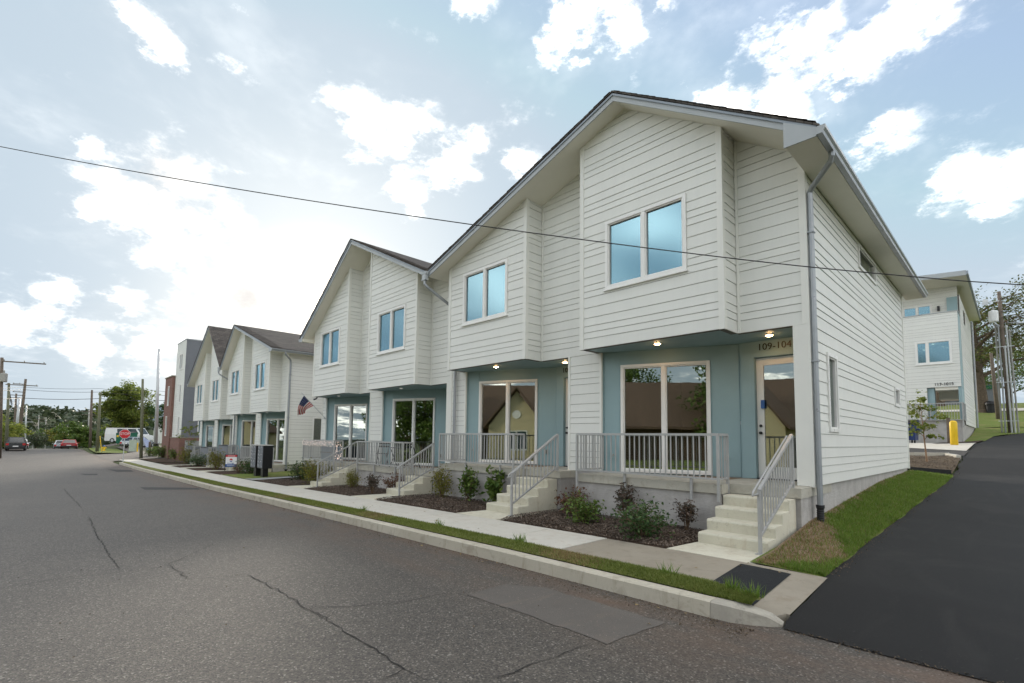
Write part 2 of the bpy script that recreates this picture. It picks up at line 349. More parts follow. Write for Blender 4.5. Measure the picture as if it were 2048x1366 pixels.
# ------------------------------------------------------------------ mesh helpers
class MB:
    def __init__(s): s.v = []; s.f = []; s.mi = []; s.cur = 0
    def add(s, vs, fs):
        o = len(s.v); s.v += [tuple(map(float, p)) for p in vs]; s.f += [tuple(i+o for i in f) for f in fs]; s.mi += [s.cur]*len(fs); return s
    def box(s, x0, x1, y0, y1, z0, z1):
        x0, x1 = min(x0, x1), max(x0, x1); y0, y1 = min(y0, y1), max(y0, y1); z0, z1 = min(z0, z1), max(z0, z1)
        return s.add([(x0, y0, z0), (x1, y0, z0), (x1, y1, z0), (x0, y1, z0), (x0, y0, z1), (x1, y0, z1), (x1, y1, z1), (x0, y1, z1)],
                     [(0, 3, 2, 1), (4, 5, 6, 7), (0, 1, 5, 4), (1, 2, 6, 5), (2, 3, 7, 6), (3, 0, 4, 7)])
    def prism(s, a, b):            # two matching rings of 3-D points
        n = len(a); s.add(list(a)+list(b), [tuple(range(n))[::-1], tuple(range(n, 2*n))] + [(i, (i+1) % n, n+(i+1) % n, n+i) for i in range(n)]); return s
    def quad(s, a, b, c, d): return s.add([a, b, c, d], [(0, 1, 2, 3)])
    def tube(s, pts, r, n=8, cap=True):
        pts = [Vector(p) for p in pts]; rs = r if isinstance(r, (list, tuple)) else [r]*len(pts); rings = []; ref = None
        for i, p in enumerate(pts):
            d = (pts[min(i+1, len(pts)-1)]-pts[max(i-1, 0)]).normalized()
            if ref is None: ref = Vector((0, 0, 1)) if abs(d.z) < .9 else Vector((1, 0, 0))
            a = d.cross(ref).normalized(); b = a.cross(d).normalized(); ref = b
            rings.append([p+(a*math.cos(2*math.pi*k/n)+b*math.sin(2*math.pi*k/n))*rs[i] for k in range(n)])
        fs = []
        for i in range(len(pts)-1):
            for k in range(n): fs.append((i*n+k, i*n+(k+1) % n, (i+1)*n+(k+1) % n, (i+1)*n+k))
        if cap: fs += [tuple(range(n))[::-1], tuple(range((len(pts)-1)*n, len(pts)*n))]
        return s.add([p for rg in rings for p in rg], fs)
    def bar(s, p, q, w, h, upv=(0, 0, 1)):   # rectangular bar
        p, q = Vector(p), Vector(q); d = (q-p).normalized(); a = d.cross(Vector(upv))
        if a.length < 1e-4: a = d.cross(Vector((1, 0, 0)))
        a.normalize(); b = a.cross(d); a *= w/2; b *= h/2
        return s.prism([p-a-b, p+a-b, p+a+b, p-a+b], [q-a-b, q+a-b, q+a+b, q-a+b])
    def disc(s, c, r, n=16, nrm=(0, 0, 1)):
        c = Vector(c); nv = Vector(nrm).normalized(); a = nv.orthogonal().normalized(); b = nv.cross(a)
        return s.add([c+a*r*math.cos(2*math.pi*k/n)+b*r*math.sin(2*math.pi*k/n) for k in range(n)], [tuple(range(n))])
    def lathe(s, c, prof, n=14):
        c = Vector(c); vs = []
        for (r, z) in prof: vs += [(c.x+r*math.cos(2*math.pi*k/n), c.y+r*math.sin(2*math.pi*k/n), c.z+z) for k in range(n)]
        m = len(prof); fs = [(i*n+k, i*n+(k+1) % n, (i+1)*n+(k+1) % n, (i+1)*n+k) for i in range(m-1) for k in range(n)]
        fs += [tuple(range(n))[::-1], tuple(range((m-1)*n, m*n))]
        return s.add(vs, fs)
LOC = {}
def empty(name, loc, label=None, cat=None, group=None):
    o = bpy.data.objects.new(name, None); C.objects.link(o); o.location = loc; o.empty_display_size = .2
    LOC[o.name] = Vector(loc); tag(o, label, cat, group); return o
def tag(o, label=None, cat=None, group=None, kind=None):
    if label: o['label'] = label
    if cat: o['category'] = cat
    if group: o['group'] = group
    if kind: o['kind'] = kind
    return o
def link(o, parent=None):
    C.objects.link(o)
    if parent is not None:
        o.parent = parent
        if parent.name in LOC: o.matrix_parent_inverse = Matrix.Translation(-LOC[parent.name])
    return o
def mesh_of(mb, name, mat, smooth=False, recalc=True):
    me = bpy.data.meshes.new(name); me.from_pydata(mb.v, [], mb.f)
    if recalc:
        bm = bmesh.new(); bm.from_mesh(me); bmesh.ops.recalc_face_normals(bm, faces=bm.faces); bm.to_mesh(me); bm.free()
    for k in (mat if isinstance(mat, (list, tuple)) else [mat]): me.materials.append(MATS[k])
    if isinstance(mat, (list, tuple)): me.polygons.foreach_set('material_index', mb.mi)
    if smooth: me.polygons.foreach_set('use_smooth', [True]*len(me.polygons))
    me.update(); return me
def ob(name, mb, mat, parent=None, kind=None, label=None, cat=None, group=None, smooth=False, recalc=True):
    o = bpy.data.objects.new(name, mesh_of(mb, name, mat, smooth, recalc)); link(o, parent); tag(o, label, cat, group, kind); return o

# polygon tools (2-D, convex)
def clip(poly, a, b, c):           # keep a*x+b*y<=c
    out = []
    for i in range(len(poly)):
        p, q = poly[i], poly[(i+1) % len(poly)]; dp, dq = a*p[0]+b*p[1]-c, a*q[0]+b*q[1]-c
        if dp <= 1e-9: out.append(p)
        if (dp < -1e-9 and dq > 1e-9) or (dp > 1e-9 and dq < -1e-9):
            t = dp/(dp-dq); out.append((p[0]+t*(q[0]-p[0]), p[1]+t*(q[1]-p[1])))
    return out if len(out) >= 3 and area(out) > 1e-5 else []
def area(p): return abs(sum(p[i][0]*p[(i+1) % len(p)][1]-p[(i+1) % len(p)][0]*p[i][1] for i in range(len(p))))/2
def band(poly, z0, z1):
    p = clip(poly, 0, -1, -z0)
    return clip(p, 0, 1, z1) if p else []
def cut_holes(p, holes):           # -> (left/right/over/under pieces), whether split in two
    pcs = [p]; split = False
    for (a, b, c, d) in holes:
        new = []
        for q in pcs:
            zs = [v[1] for v in q]
            if max(zs) <= c+1e-6 or min(zs) >= d-1e-6: new.append(q); continue
            if min(zs) >= c-1e-6 and max(zs) <= d+1e-6: split = True
            l = clip(q, 1, 0, a); r = clip(q, -1, 0, -b); m = clip(q, -1, 0, -a); m = clip(m, 1, 0, b) if m else []
            new += [x for x in (l, r) if x]
            if m:
                for x in (clip(m, 0, 1, c), clip(m, 0, -1, -d)):
                    if x: new.append(x)
        pcs = new
    return pcs, split
PAT = (.25, .15, .15, .20, .25)
def rows(z0, z1, anchor, scale=1.0):
    out = []; per = sum(PAT)*scale; k = math.floor((z0-anchor)/per)-1; z = anchor+k*per
    while z < z1:
        for h in PAT:
            if z+h*scale > z0+1e-4 and z < z1-1e-4: out.append((z, z+h*scale))
            z += h*scale
    return out
class Frame:
    def __init__(s, o, u, n): s.o, s.u, s.n = Vector(o), Vector(u).normalized(), Vector(n).normalized()
    def P(s, u, z, d=0): return s.o+s.u*u+s.n*d+Vector((0, 0, z))
def wall(name, parent, fr, poly, holes, anchor, indiv=True, mat='siding', back='lap_shade_backing', thick=.12, scale=1.0, label=None):
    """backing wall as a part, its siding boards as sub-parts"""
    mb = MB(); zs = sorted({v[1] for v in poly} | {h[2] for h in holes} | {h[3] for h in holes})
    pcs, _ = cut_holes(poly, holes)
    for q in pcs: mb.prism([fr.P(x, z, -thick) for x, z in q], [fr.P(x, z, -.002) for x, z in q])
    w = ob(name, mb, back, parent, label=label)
    z0, z1 = min(v[1] for v in poly), max(v[1] for v in poly); J = MB()
    for (a, b) in rows(z0, z1, anchor, scale):
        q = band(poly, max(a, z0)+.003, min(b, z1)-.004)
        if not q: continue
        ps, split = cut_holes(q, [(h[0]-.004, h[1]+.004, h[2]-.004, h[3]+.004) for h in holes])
        def board(m, q):
            f = lambda z: .020-.012*(z-a)/(b-a)
            m.prism([fr.P(x, z, -.001) for x, z in q], [fr.P(x, z, f(z)) for x, z in q])
        if indiv:
            if split:
                for q in ps: m = MB(); board(m, q); ob('siding_board', m, mat, w)
            else:
                m = MB(); [board(m, q) for q in ps]
                if ps: ob('siding_board', m, mat, w)
        else:
            for q in ps: board(J, q)
    if not indiv and J.f: ob('siding', J, mat, w, kind='stuff')
    return w
def window(parent, fr, u0, u1, z0, z1, panes=2, split=None, gl='glass_up', fw_=.075, proud=.045, sill=True, name='window', mat='white_frame'):
    mb = MB()
    def rect(m, a, b, c, d, n0, n1): m.prism([fr.P(a, c, n0), fr.P(b, c, n0), fr.P(b, d, n0), fr.P(a, d, n0)], [fr.P(a, c, n1), fr.P(b, c, n1), fr.P(b, d, n1), fr.P(a, d, n1)])
    n0, n1 = -.09, proud
    rect(mb, u0, u1, z0, z0+fw_, n0, n1); rect(mb, u0, u1, z1-fw_, z1, n0, n1)
    rect(mb, u0, u0+fw_, z0+fw_, z1-fw_, n0, n1); rect(mb, u1-fw_, u1, z0+fw_, z1-fw_, n0, n1)
    cuts = [u0+fw_] + ([split] if split else [u0+(u1-u0)*k/panes for k in range(1, panes)]) + [u1-fw_]
    for c in cuts[1:-1]: rect(mb, c-fw_*.6, c+fw_*.6, z0+fw_, z1-fw_, n0, n1-.004)
    w = ob(name, mb, mat, parent)
    sash = MB()
    for i in range(len(cuts)-1):
        a = cuts[i]+(fw_*.6 if i else 0); b = cuts[i+1]-(fw_*.6 if i < len(cuts)-2 else 0); c, d = z0+fw_, z1-fw_; s_ = .028
        for q in ((a, b, c, c+s_), (a, b, d-s_, d), (a, a+s_, c+s_, d-s_), (b-s_, b, c+s_, d-s_)): rect(sash, *q, n0+.01, .016)
        g = MB(); rect(g, a+s_*.5, b-s_*.5, c+s_*.5, d-s_*.5, -.036, -.030); ob('pane', g, gl, w)
    ob('sash', sash, mat, w)
    if sill:
        m = MB(); rect(m, u0-.03, u1+.03, z0-.035, z0-.002, -.02, proud+.025); ob('sill', m, mat, w)
    return w

# ------------------------------------------------------------------ terrain
GXX = [-700, -430, -200, -130, -110, -95, -85, -70, -60, -52, -42, -22.8, -15.7, -10.6, -5.6, -2.3, 0, 20, 60, 700]
GXZ = [-10, -12, -10, -4.0, -2.35, -2.1, -2.25, -2.38, -2.38, -2.33, -2.25, -2.01, -1.87, -1.78, -1.70, -1.67, -1.65, -1.55, -1.35, 1]
AY = [-50, 5.2, 7.2, 9.2, 12.6, 15.4, 19.9, 22, 25.6, 29, 32.5, 38, 47, 56, 62, 80, 105, 200, 900]
AZ = [-1.84, -1.84, -1.69, -1.62, -1.47, -1.28, -1.07, -.95, -.49, -.30, .03, .22, .83, 2.1, 2.9, 4.6, 6.3, 9, 14]
BY = [5.2, 7.2, 8, 10, 10.8, 16, 20.7, 21.6, 24, 26.5, 30, 33, 38, 44, 50, 62, 80, 105, 200, 900]
BZ = [-1.66, -1.66, -1.62, -1.37, -1.33, -1.01, -.90, -.89, -.71, -.52, -.22, 0, .05, .5, 1.3, 2.95, 4.65, 6.35, 9, 14]
def G(x): return float(np.interp(x, GXX, GXZ))
def A(y): return float(np.interp(y, AY, AZ))
def B(y): return float(np.interp(y, BY, BZ))
def sst(x, a, b):
    t = min(1, max(0, (x-a)/(b-a))); return t*t*(3-2*t)
def xe(y): return -1.8+.25*sst(y, 9, 20)
def H(x, y):
    g = G(x)
    if y < 5.2:
        if y > -5.2: return g-.2
        return g-.04+.02*max(0, -9-y)**.8
    xe_ = xe(y)
    if x > xe_: return A(y)
    if x > -2.6: t = (x+2.6)/(xe_+2.6); return B(y)*(1-t)+A(y)*t
    w = sst(x, -3.4, -2.6) if y < 20 else sst(x, -40, -14)
    far = g + .02*max(0, y-14)
    if x < -70: far = g + .75*sst(y, 6.8, 11)*sst(-x, 78, 96)
    return B(y)*w + far*(1-w)
def sheet(name, xs, ys, zf, mat, parent=None, kind=None, smooth=True, **k):
    mb = MB(); n = len(ys); mb.v = [(x, y, zf(x, y)) for x in xs for y in ys]
    mb.f = [(i*n+j, (i+1)*n+j, (i+1)*n+j+1, i*n+j+1) for i in range(len(xs)-1) for j in range(n-1)]; mb.mi = [0]*len(mb.f)
    return ob(name, mb, mat, parent, kind, smooth=smooth, recalc=False, **k)
def strip(name, a, b, zf, mat, parent=None, kind=None, n=10, **k):   # between two plan polylines with equal counts
    mb = MB(); m = len(a)
    for i in range(m):
        for j in range(n+1):
            t = j/n; x = a[i][0]*(1-t)+b[i][0]*t; y = a[i][1]*(1-t)+b[i][1]*t; mb.v.append((x, y, zf(x, y)))
    mb.f = [(i*(n+1)+j, (i+1)*(n+1)+j, (i+1)*(n+1)+j+1, i*(n+1)+j+1) for i in range(m-1) for j in range(n)]; mb.mi = [0]*len(mb.f)
    o = ob(name, mb, mat, parent, kind, smooth=True, recalc=False, **k)
    if o.data.polygons[0].normal.z < 0: o.data.flip_normals()
    return o
def lin(a, b, n): return [a+(b-a)*i/(n-1) for i in range(n)]
gx = [-700, -560, -430, -340, -260, -200, -165] + lin(-130, -62, 18) + lin(-58, -4, 28) + [-3.4, -3.0, -2.6, -2.2, -1.8, -1.4] + lin(0, 20, 6) + [40, 60, 120, 300, 700]
gy = [-600, -300, -120, -60, -30, -16, -9, -5.3, -5.1, 0, 5.15, 5.26, 5.5, 7.2] + lin(8, 24, 17) + lin(26, 64, 20) + [70, 80, 105, 140, 200, 400, 900]
def groundz(x, y): return H(x, y) - (.26 if -79 < x < -57 and 5.2 < y < 30 else .20 if x > -1.7 and y > 5.2 else (.03 if y < -5.2 or y > 20.9 else .10))
tag(sheet('ground', gx, gy, groundz, 'field'), kind='structure')
road = lambda x, y: G(x)-.175+.04*(1-(y/5.2)**2)
rx = [-135, -125, -115, -108] + lin(-104, 0, 66) + lin(4, 60, 12)
road_o = sheet('road', rx, lin(-5.25, 5.25, 15)+[5.5], road, 'asphalt', kind='structure')
sheet('cross_street', lin(-77.5, -59.5, 12), [5.27, 5.8, 6.5, 7.2, 8, 9, 10, 12, 16, 24, 40, 60], lambda x, y: H(x, y)+.02-.18*(1-sst(y, 5.2, 8.5)), 'asphalt_patch', kind='structure')
# alley and its apron
def az(x, y): return A(y)+.008+.012*(x+1.8)*0
aly = [5.42, 5.6, 6.2, 7.2, 8.2, 9.2, 11, 13, 15, 17, 20, 23, 26, 28, 30, 34, 38, 42, 46, 49]
aly = [5.42, 5.6] + lin(5.8, 27, 150) + [28, 30, 32.5, 34, 38, 42, 46, 49]
mb = MB(); jq = random.Random(21)
for y in aly:
    xl = -1.70 if y < 5.5 else (-1.74 if y < 7.2 else xe(y))
    if y > 33: xl = -1.55+(y-33)*.045
    if y > 44: xl = -1.05+(y-44)*.55
    xl += .03*math.sin(y*3.1)+jq.uniform(-.022, .022) if 7.5 < y < 27 else jq.uniform(-.012, .012)
    for k in range(9):
        t = k/8; x = xl+(6.0-xl)*t; yy = y
        if y < 5.5: yy = y+.02*math.sin(x*2.1)
        mb.v.append((x, yy, (road(x, 5.4)+.010 if y < 5.5 else az(x, yy))))
n = 9
mb.f = [(i*n+j, i*n+j+1, (i+1)*n+j+1, (i+1)*n+j) for i in range(len(aly)-1) for j in range(n-1)]; mb.mi = [0]*len(mb.f)
ob('alley', mb, 'asphalt_new', kind='structure', smooth=True, recalc=False)
strip('alley_verge', [(6.02, y) for y in aly[3:]], [(11, y) for y in aly[3:]], lambda x, y: A(y)+.06, 'lawn', kind='structure')
strip('concrete_apron', [(-12, 30.0), (-6, 30.0), (-3.6, 29.9), (-1.64, 29.0)], [(-12, 37.6), (-6, 37.6), (-3.6, 37.6), (-1.50, 33.4)], lambda x, y: H(x, y)+.045, 'concrete', kind='structure')
strip('parking_asphalt', [(-14, 27.1), (-6, 27.1), (-2.0, 27.1), (-1.56, 26.2)], [(-14, 30.2), (-6, 30.2), (-3.0, 30.2), (-1.56, 29.6)], lambda x, y: H(x, y)+.025, 'asphalt_dark', kind='structure')
strip('bollard_bed', [(-3.2, 33.6), (-2.2, 33.6), (-1.5, 33.45)], [(-3.2, 38), (-2.2, 38), (-1.35, 38)], lambda x, y: H(x, y)+.06, 'mulch', kind='structure')
strip('back_lane', [(-40, 66), (-10, 64.5), (-3, 64.2), (4, 63)], [(-40, 70), (-10, 69), (-3, 68.8), (4, 70)], lambda x, y: H(x, y)+.05, 'concrete', kind='structure')
strip('back_lawn', [(x, 50.2) for x in (-30, -12, -6, -2.6, -2.2, -1.8, 0, 3, 8)], [(x, 64) for x in (-30, -12, -6, -2.6, -2.2, -1.8, 0, 3, 8)], lambda x, y: H(x, y)+.02, 'lawn', kind='structure', n=14)
strip('back_field', [(x, 69.5) for x in (-40, -10, -2.6, -1.8, 5, 30)], [(x, 130) for x in (-40, -10, -2.6, -1.8, 5, 30)], lambda x, y: H(x, y)+.02, 'lawn', kind='structure', n=14)
strip('alley_bank', [(-2.2, y) for y in lin(37.6, 50, 8)], [(-1.58+(y-33)*.045+max(0, y-44)*.45, y) for y in lin(37.6, 50, 8)], lambda x, y: H(x, y)+.004+.1*min(1, max(0, -1.5-x)), 'lawn', kind='structure')

# kerb, verge, sidewalk
kerb_o = sheet('kerb', lin(-52, -2.4, 50), [5.24, 5.34], lambda x, y: G(x)-.05, 'kerb', kind='structure')
x = -52.0
while x < -2.5:
    x2 = min(x+2.9, -2.35); m = MB()
    def ksec(xx): 
        g = G(xx)
        return [(xx, 5.20, g-.30), (xx, 5.385, g-.30), (xx, 5.385, g-.004), (xx, 5.37, g), (xx, 5.245, g-.004), (xx, 5.222, g-.02)]
    a, b = x+.002, x2-.002
    m.prism(ksec(a), ksec(b)); ob('kerb_stone', m, 'kerb', kerb_o); x = x2
m = MB(); rings = []
for (xx, yf, yb, h) in ((-2.347, 5.20, 5.385, 0), (-2.15, 5.22, 5.42, -.005), (-1.98, 5.29, 5.47, -.03), (-1.84, 5.38, 5.52, -.07), (-1.74, 5.47, 5.55, -.14)):
    g = G(xx)+h; rings.append([(xx, yf, g-.3), (xx, yb, g-.3), (xx, yb, g), (xx, yb-.015, g+.002), (xx, yf+.045, g-.004), (xx, yf+.02, g-.02)])
for i in range(4): m.prism(rings[i], rings[i+1])
ob('kerb_stone', m, 'kerb_scuffed', kerb_o, label='tapered end of the kerb, scuffed black')
verge_z = lambda x, y: G(x)+.012+.035*math.sin(math.pi*min(1, max(0, (y-5.385)/.47)))
vxs = lin(-52, -2.6, 70)
strip('grass_verge', [(xx, 5.387) for xx in vxs]+[(-2.1, 5.42), (-1.95, 5.50)], [(xx, 5.86+.02*math.sin(xx*2.3)) for xx in vxs]+[(-2.1, 5.68), (-1.95, 5.56)], verge_z, 'turf', kind='structure', n=6)
walk_o = sheet('sidewalk', lin(-58, -5.05, 50), [5.78, 7.18], lambda x, y: G(x)-.02, 'concrete_old', kind='structure')
x = -58.0
while x < -5.06:
    x2 = min(x+1.52, -5.03); m = MB(); a, b = x+.005, x2-.005; yo = 5.80
    def ws(xx): g = G(xx)+rnd.uniform(-.002, .002); return [(xx, yo, g-.06), (xx, 7.2, g-.06), (xx, 7.2, g+.012), (xx, yo, g+.008)]
    m.prism(ws(a), ws(b)); ob('slab', m, 'concrete', walk_o); x = x2
wz = lambda x, y: (G(x)+.006)*(1-sst(x, -2.7, -1.74))+(A(y)+.016)*sst(x, -2.7, -1.74)
wxs = lin(-5.02, -2.1, 14)+[-1.95, -1.85, -1.78, -1.745]; lo_ = lambda x: 5.80 if x < -2.6 else (5.80-.22*(x+2.6)/.5 if x < -2.1 else (5.58 if x < -1.8 else 5.75))
m = MB(); n_ = 9; m.v = [(x, lo_(x)+(7.2-lo_(x))*j/(n_-1), wz(x, lo_(x)+(7.2-lo_(x))*j/(n_-1))) for x in wxs for j in range(n_)]+[(x, y, wz(x, y)-.12) for x in wxs for y in (lo_(x), 7.2)]
k_ = len(wxs); o_ = k_*n_; m.f = [(i*n_+j, (i+1)*n_+j, (i+1)*n_+j+1, i*n_+j+1) for i in range(k_-1) for j in range(n_-1)]+[(i*n_, o_+2*i, o_+2*i+2, (i+1)*n_) for i in range(k_-1)]+[(i*n_+n_-1, (i+1)*n_+n_-1, o_+2*i+3, o_+2*i+1) for i in range(k_-1)]; m.mi = [0]*len(m.f)
ob('slab', m, 'concrete_old', walk_o, label='brown exposed aggregate end of the sidewalk')
m = MB(); pl = [(-2.61, 5.67), (-2.07, 5.62), (-2.11, 7.05), (-2.74, 7.06)]
pq = [[((1-a)*(1-b)*pl[0][k]+a*(1-b)*pl[1][k]+a*b*pl[2][k]+(1-a)*b*pl[3][k]) for k in (0, 1)] for a in lin(0, 1, 9) for b in lin(0, 1, 9)]; m.add([(x, y, wz(x, y)+.006) for x, y in pq], [(i*9+j, (i+1)*9+j, (i+1)*9+j+1, i*9+j+1) for i in range(8) for j in range(8)]); ob('asphalt_patch', m, 'asphalt_black', walk_o, recalc=False)
# far side of the road
far_k = sheet('far_kerb', lin(-100, 60, 60), [-5.38, -5.2], lambda x, y: G(x)-.02, 'kerb', kind='structure')
m = MB(); 
for i in range(59):
    xs_ = lin(-100, 60, 60); a, b = xs_[i], xs_[i+1]
    m.quad((a, -5.2, G(a)-.3), (b, -5.2, G(b)-.3), (b, -5.2, G(b)-.02), (a, -5.2, G(a)-.02))
ob('kerb_face', m, 'kerb', far_k)
strip('far_lawn', [(xx, -5.39) for xx in lin(-100, 60, 30)], [(xx, -40) for xx in lin(-100, 60, 30)], lambda x, y: H(x, y)+.01, 'lawn', kind='structure', n=12)
# strips beyond the crossing
strip('corner_grass', [(-77.6, 5.7), (-80, 5.5), (-88, 5.6), (-94, 5.8)], [(-75.6, 8.2), (-80, 8.8), (-88, 8.5), (-94, 7.4)], lambda x, y: G(x)+.05, 'lawn', kind='structure')
strip('lot', [(-72, 8.6), (-80, 8.9), (-90, 8.7), (-110, 8.5)], [(-70, 40), (-80, 40), (-90, 40), (-110, 40)], lambda x, y: H(x, y)+.03, 'asphalt_patch', kind='structure', n=16)

# cracks and repairs in the road
def ribbon(pts, w, name, mat, zoff=.006, jag=.5, seed=0):
    q = random.Random(seed); P = []
    for i in range(len(pts)-1):
        a, b = pts[i], pts[i+1]; L = math.hypot(b[0]-a[0], b[1]-a[1]); k = max(2, int(L/.09))
        for j in range(k):
            t = j/k; P.append((a[0]+(b[0]-a[0])*t+q.gauss(0, .014), a[1]+(b[1]-a[1])*t+q.gauss(0, .014)))
    P.append(pts[-1]); mb = MB()
    for i, (x, y) in enumerate(P):
        p, nx = P[max(0, i-1)], P[min(len(P)-1, i+1)]; dx, dy = nx[0]-p[0], nx[1]-p[1]; L = math.hypot(dx, dy) or 1
        ww = w*(1+q.uniform(-jag, jag))*.5*(1 if 0 < i < len(P)-1 else .1); ox, oy = -dy/L*ww, dx/L*ww
        for s in (1, -1): X, Y = x+s*ox, y+s*oy; mb.v.append((X, Y, road(X, Y)+zoff))
    mb.f = [(2*i, 2*i+1, 2*i+3, 2*i+2) for i in range(len(P)-1)]; mb.mi = [0]*len(mb.f)
    o = ob(name, mb, mat, road_o, recalc=False)
    if o.data.polygons[0].normal.z < 0: o.data.flip_normals()
def gp(u, v, z=-1.84):              # a point of the road surface, as surveyed from the photograph
    d = raydir(u, v); k = z/d.z; return (d.x*k, d.y*k)
CR = [([(495, 1145), (560, 1180), (610, 1215), (680, 1258), (740, 1295), (812, 1342), (850, 1366)], .016), ([(610, 1214), (700, 1213), (780, 1208), (850, 1195), (905, 1182)], .010),
      ([(180, 1020), (195, 1060), (215, 1095), (240, 1130)], .02), ([(130, 960), (140, 972), (165, 1000)], .016), ([(338, 1123), (380, 1155)], .014), ([(338, 1123), (430, 1078)], .009),
      ([(0, 1172), (120, 1150), (250, 1137), (330, 1127)], .009), ([(380, 1155), (450, 1149), (495, 1144)], .008), ([(610, 1214), (650, 1240), (668, 1222)], .009), ([(812, 1340), (760, 1366)], .014), ([(990, 1366), (1050, 1340), (1130, 1310), (1180, 1291)], .010)]
for i, (p, w) in enumerate(CR): ribbon([gp(*q) for q in p], w*(.72+.01*i), 'crack', 'crack', seed=i)
def patch(pl, mat, zoff, name='asphalt_patch'):
    P = [gp(*q) for q in pl]; mb = MB(); Q = []
    q = random.Random(len(P)*7+int(pl[0][0]))
    for i in range(len(P)):
        a, b = P[i], P[(i+1) % len(P)]; k = max(2, int(math.hypot(b[0]-a[0], b[1]-a[1])/.12))
        for j in range(k): t = j/k; Q.append((a[0]+(b[0]-a[0])*t+q.gauss(0, .012), a[1]+(b[1]-a[1])*t+q.gauss(0, .012)))
    mb.add([(x, y, road(x, y)+zoff) for x, y in Q], [tuple(range(len(Q)))]); o = ob(name, mb, mat, road_o, recalc=False)
    if o.data.polygons[0].normal.z < 0: o.data.flip_normals()
patch([(935, 1188), (1010, 1166), (1090, 1173), (1330, 1246), (1215, 1290)], 'asphalt_patch', .005)
def gp2(u, v): return gp(u, v, G(-22)-.17)
for pl, z in (([(280, 971), (395, 972), (400, 976), (290, 977)], 0), ([(505, 1000), (520, 998), (553, 1012), (535, 1013)], 0), ([(215, 930), (262, 931), (268, 935), (235, 936)], 0), ([(160, 940), (195, 940), (196, 943), (170, 943)], 0)):
    q = [gp(u, v, -2.12) for u, v in pl]; mb = MB(); mb.add([(x, y, road(x, y)+.007) for x, y in q], [(0, 1, 2, 3)]); o = ob('asphalt_patch', mb, 'asphalt_dark', road_o, recalc=False)
    if o.data.polygons[0].normal.z < 0: o.data.flip_normals()

# ------------------------------------------------------------------ townhouses
def text_mb(s, size, depth, frame, u, z, d, mat, name, parent, align='CENTER', spacing=1.0, sx=1.0):
    cu = bpy.data.curves.new('t', 'FONT'); cu.body = s; cu.size = size; cu.extrude = depth/2; cu.align_x = align; cu.align_y = 'CENTER'; cu.space_character = spacing
    o = bpy.data.objects.new('t', cu); C.objects.link(o); me = bpy.data.meshes.new_from_object(o); C.objects.unlink(o); bpy.data.objects.remove(o)
    for v in me.vertices: v.co = frame.P(u+v.co.x*sx, z+v.co.y, d+v.co.z)
    me.name = name; me.materials.clear(); me.materials.append(MATS[mat]); q = bpy.data.objects.new(name, me); link(q, parent); return q
YB, Y0, YBACK, YF = 9.4, 10.03, 20.8, 8.95
FRONT = lambda y: Frame((0, y, 0), (1, 0, 0), (0, -1, 0))
SIDE = lambda x: Frame((x, 0, 0), (0, 1, 0), (1, 0, 0))
SIDEL = lambda x: Frame((x, 0, 0), (0, 1, 0), (-1, 0, 0))
def fan(x0, x1, z0, zu, ridge):
    p = [(x0, z0), (x1, z0), (x1, zu(x1))]
    if x0 < ridge < x1: p.append((ridge, zu(ridge)))
    return p+[(x0, zu(x0))]
def railing(T, segs, zt, zb, br, indiv, name='porch_railing', panel=False):
    m = MB(); bal = []
    for (p, q) in segs:
        P, Q = Vector(p), Vector(q); L = (Q-P).length; d = (Q-P)/L
        m.bar((P.x, P.y, zt), (Q.x, Q.y, zt), .05, .045); m.bar((P.x, P.y, zb), (Q.x, Q.y, zb), .04, .035)
        k = max(2, round(L/.117))
        for i in range(k+1):
            c = P+d*(L*i/k); bal.append((c.x, c.y))
    for (x, y, z0, z1) in br: m.box(x-.023, x+.023, y-.023, y+.023, z0, z1)
    r = ob(name, m, 'rail', T); J = MB()
    for (x, y) in bal:
        b = MB() if indiv else J; b.box(x-.010, x+.010, y-.010, y+.010, zb+.017, zt-.022)
        if indiv: ob('baluster', b, 'rail', r)
    if not indiv: ob('balusters', J, 'rail', r, kind='stuff')
    return r
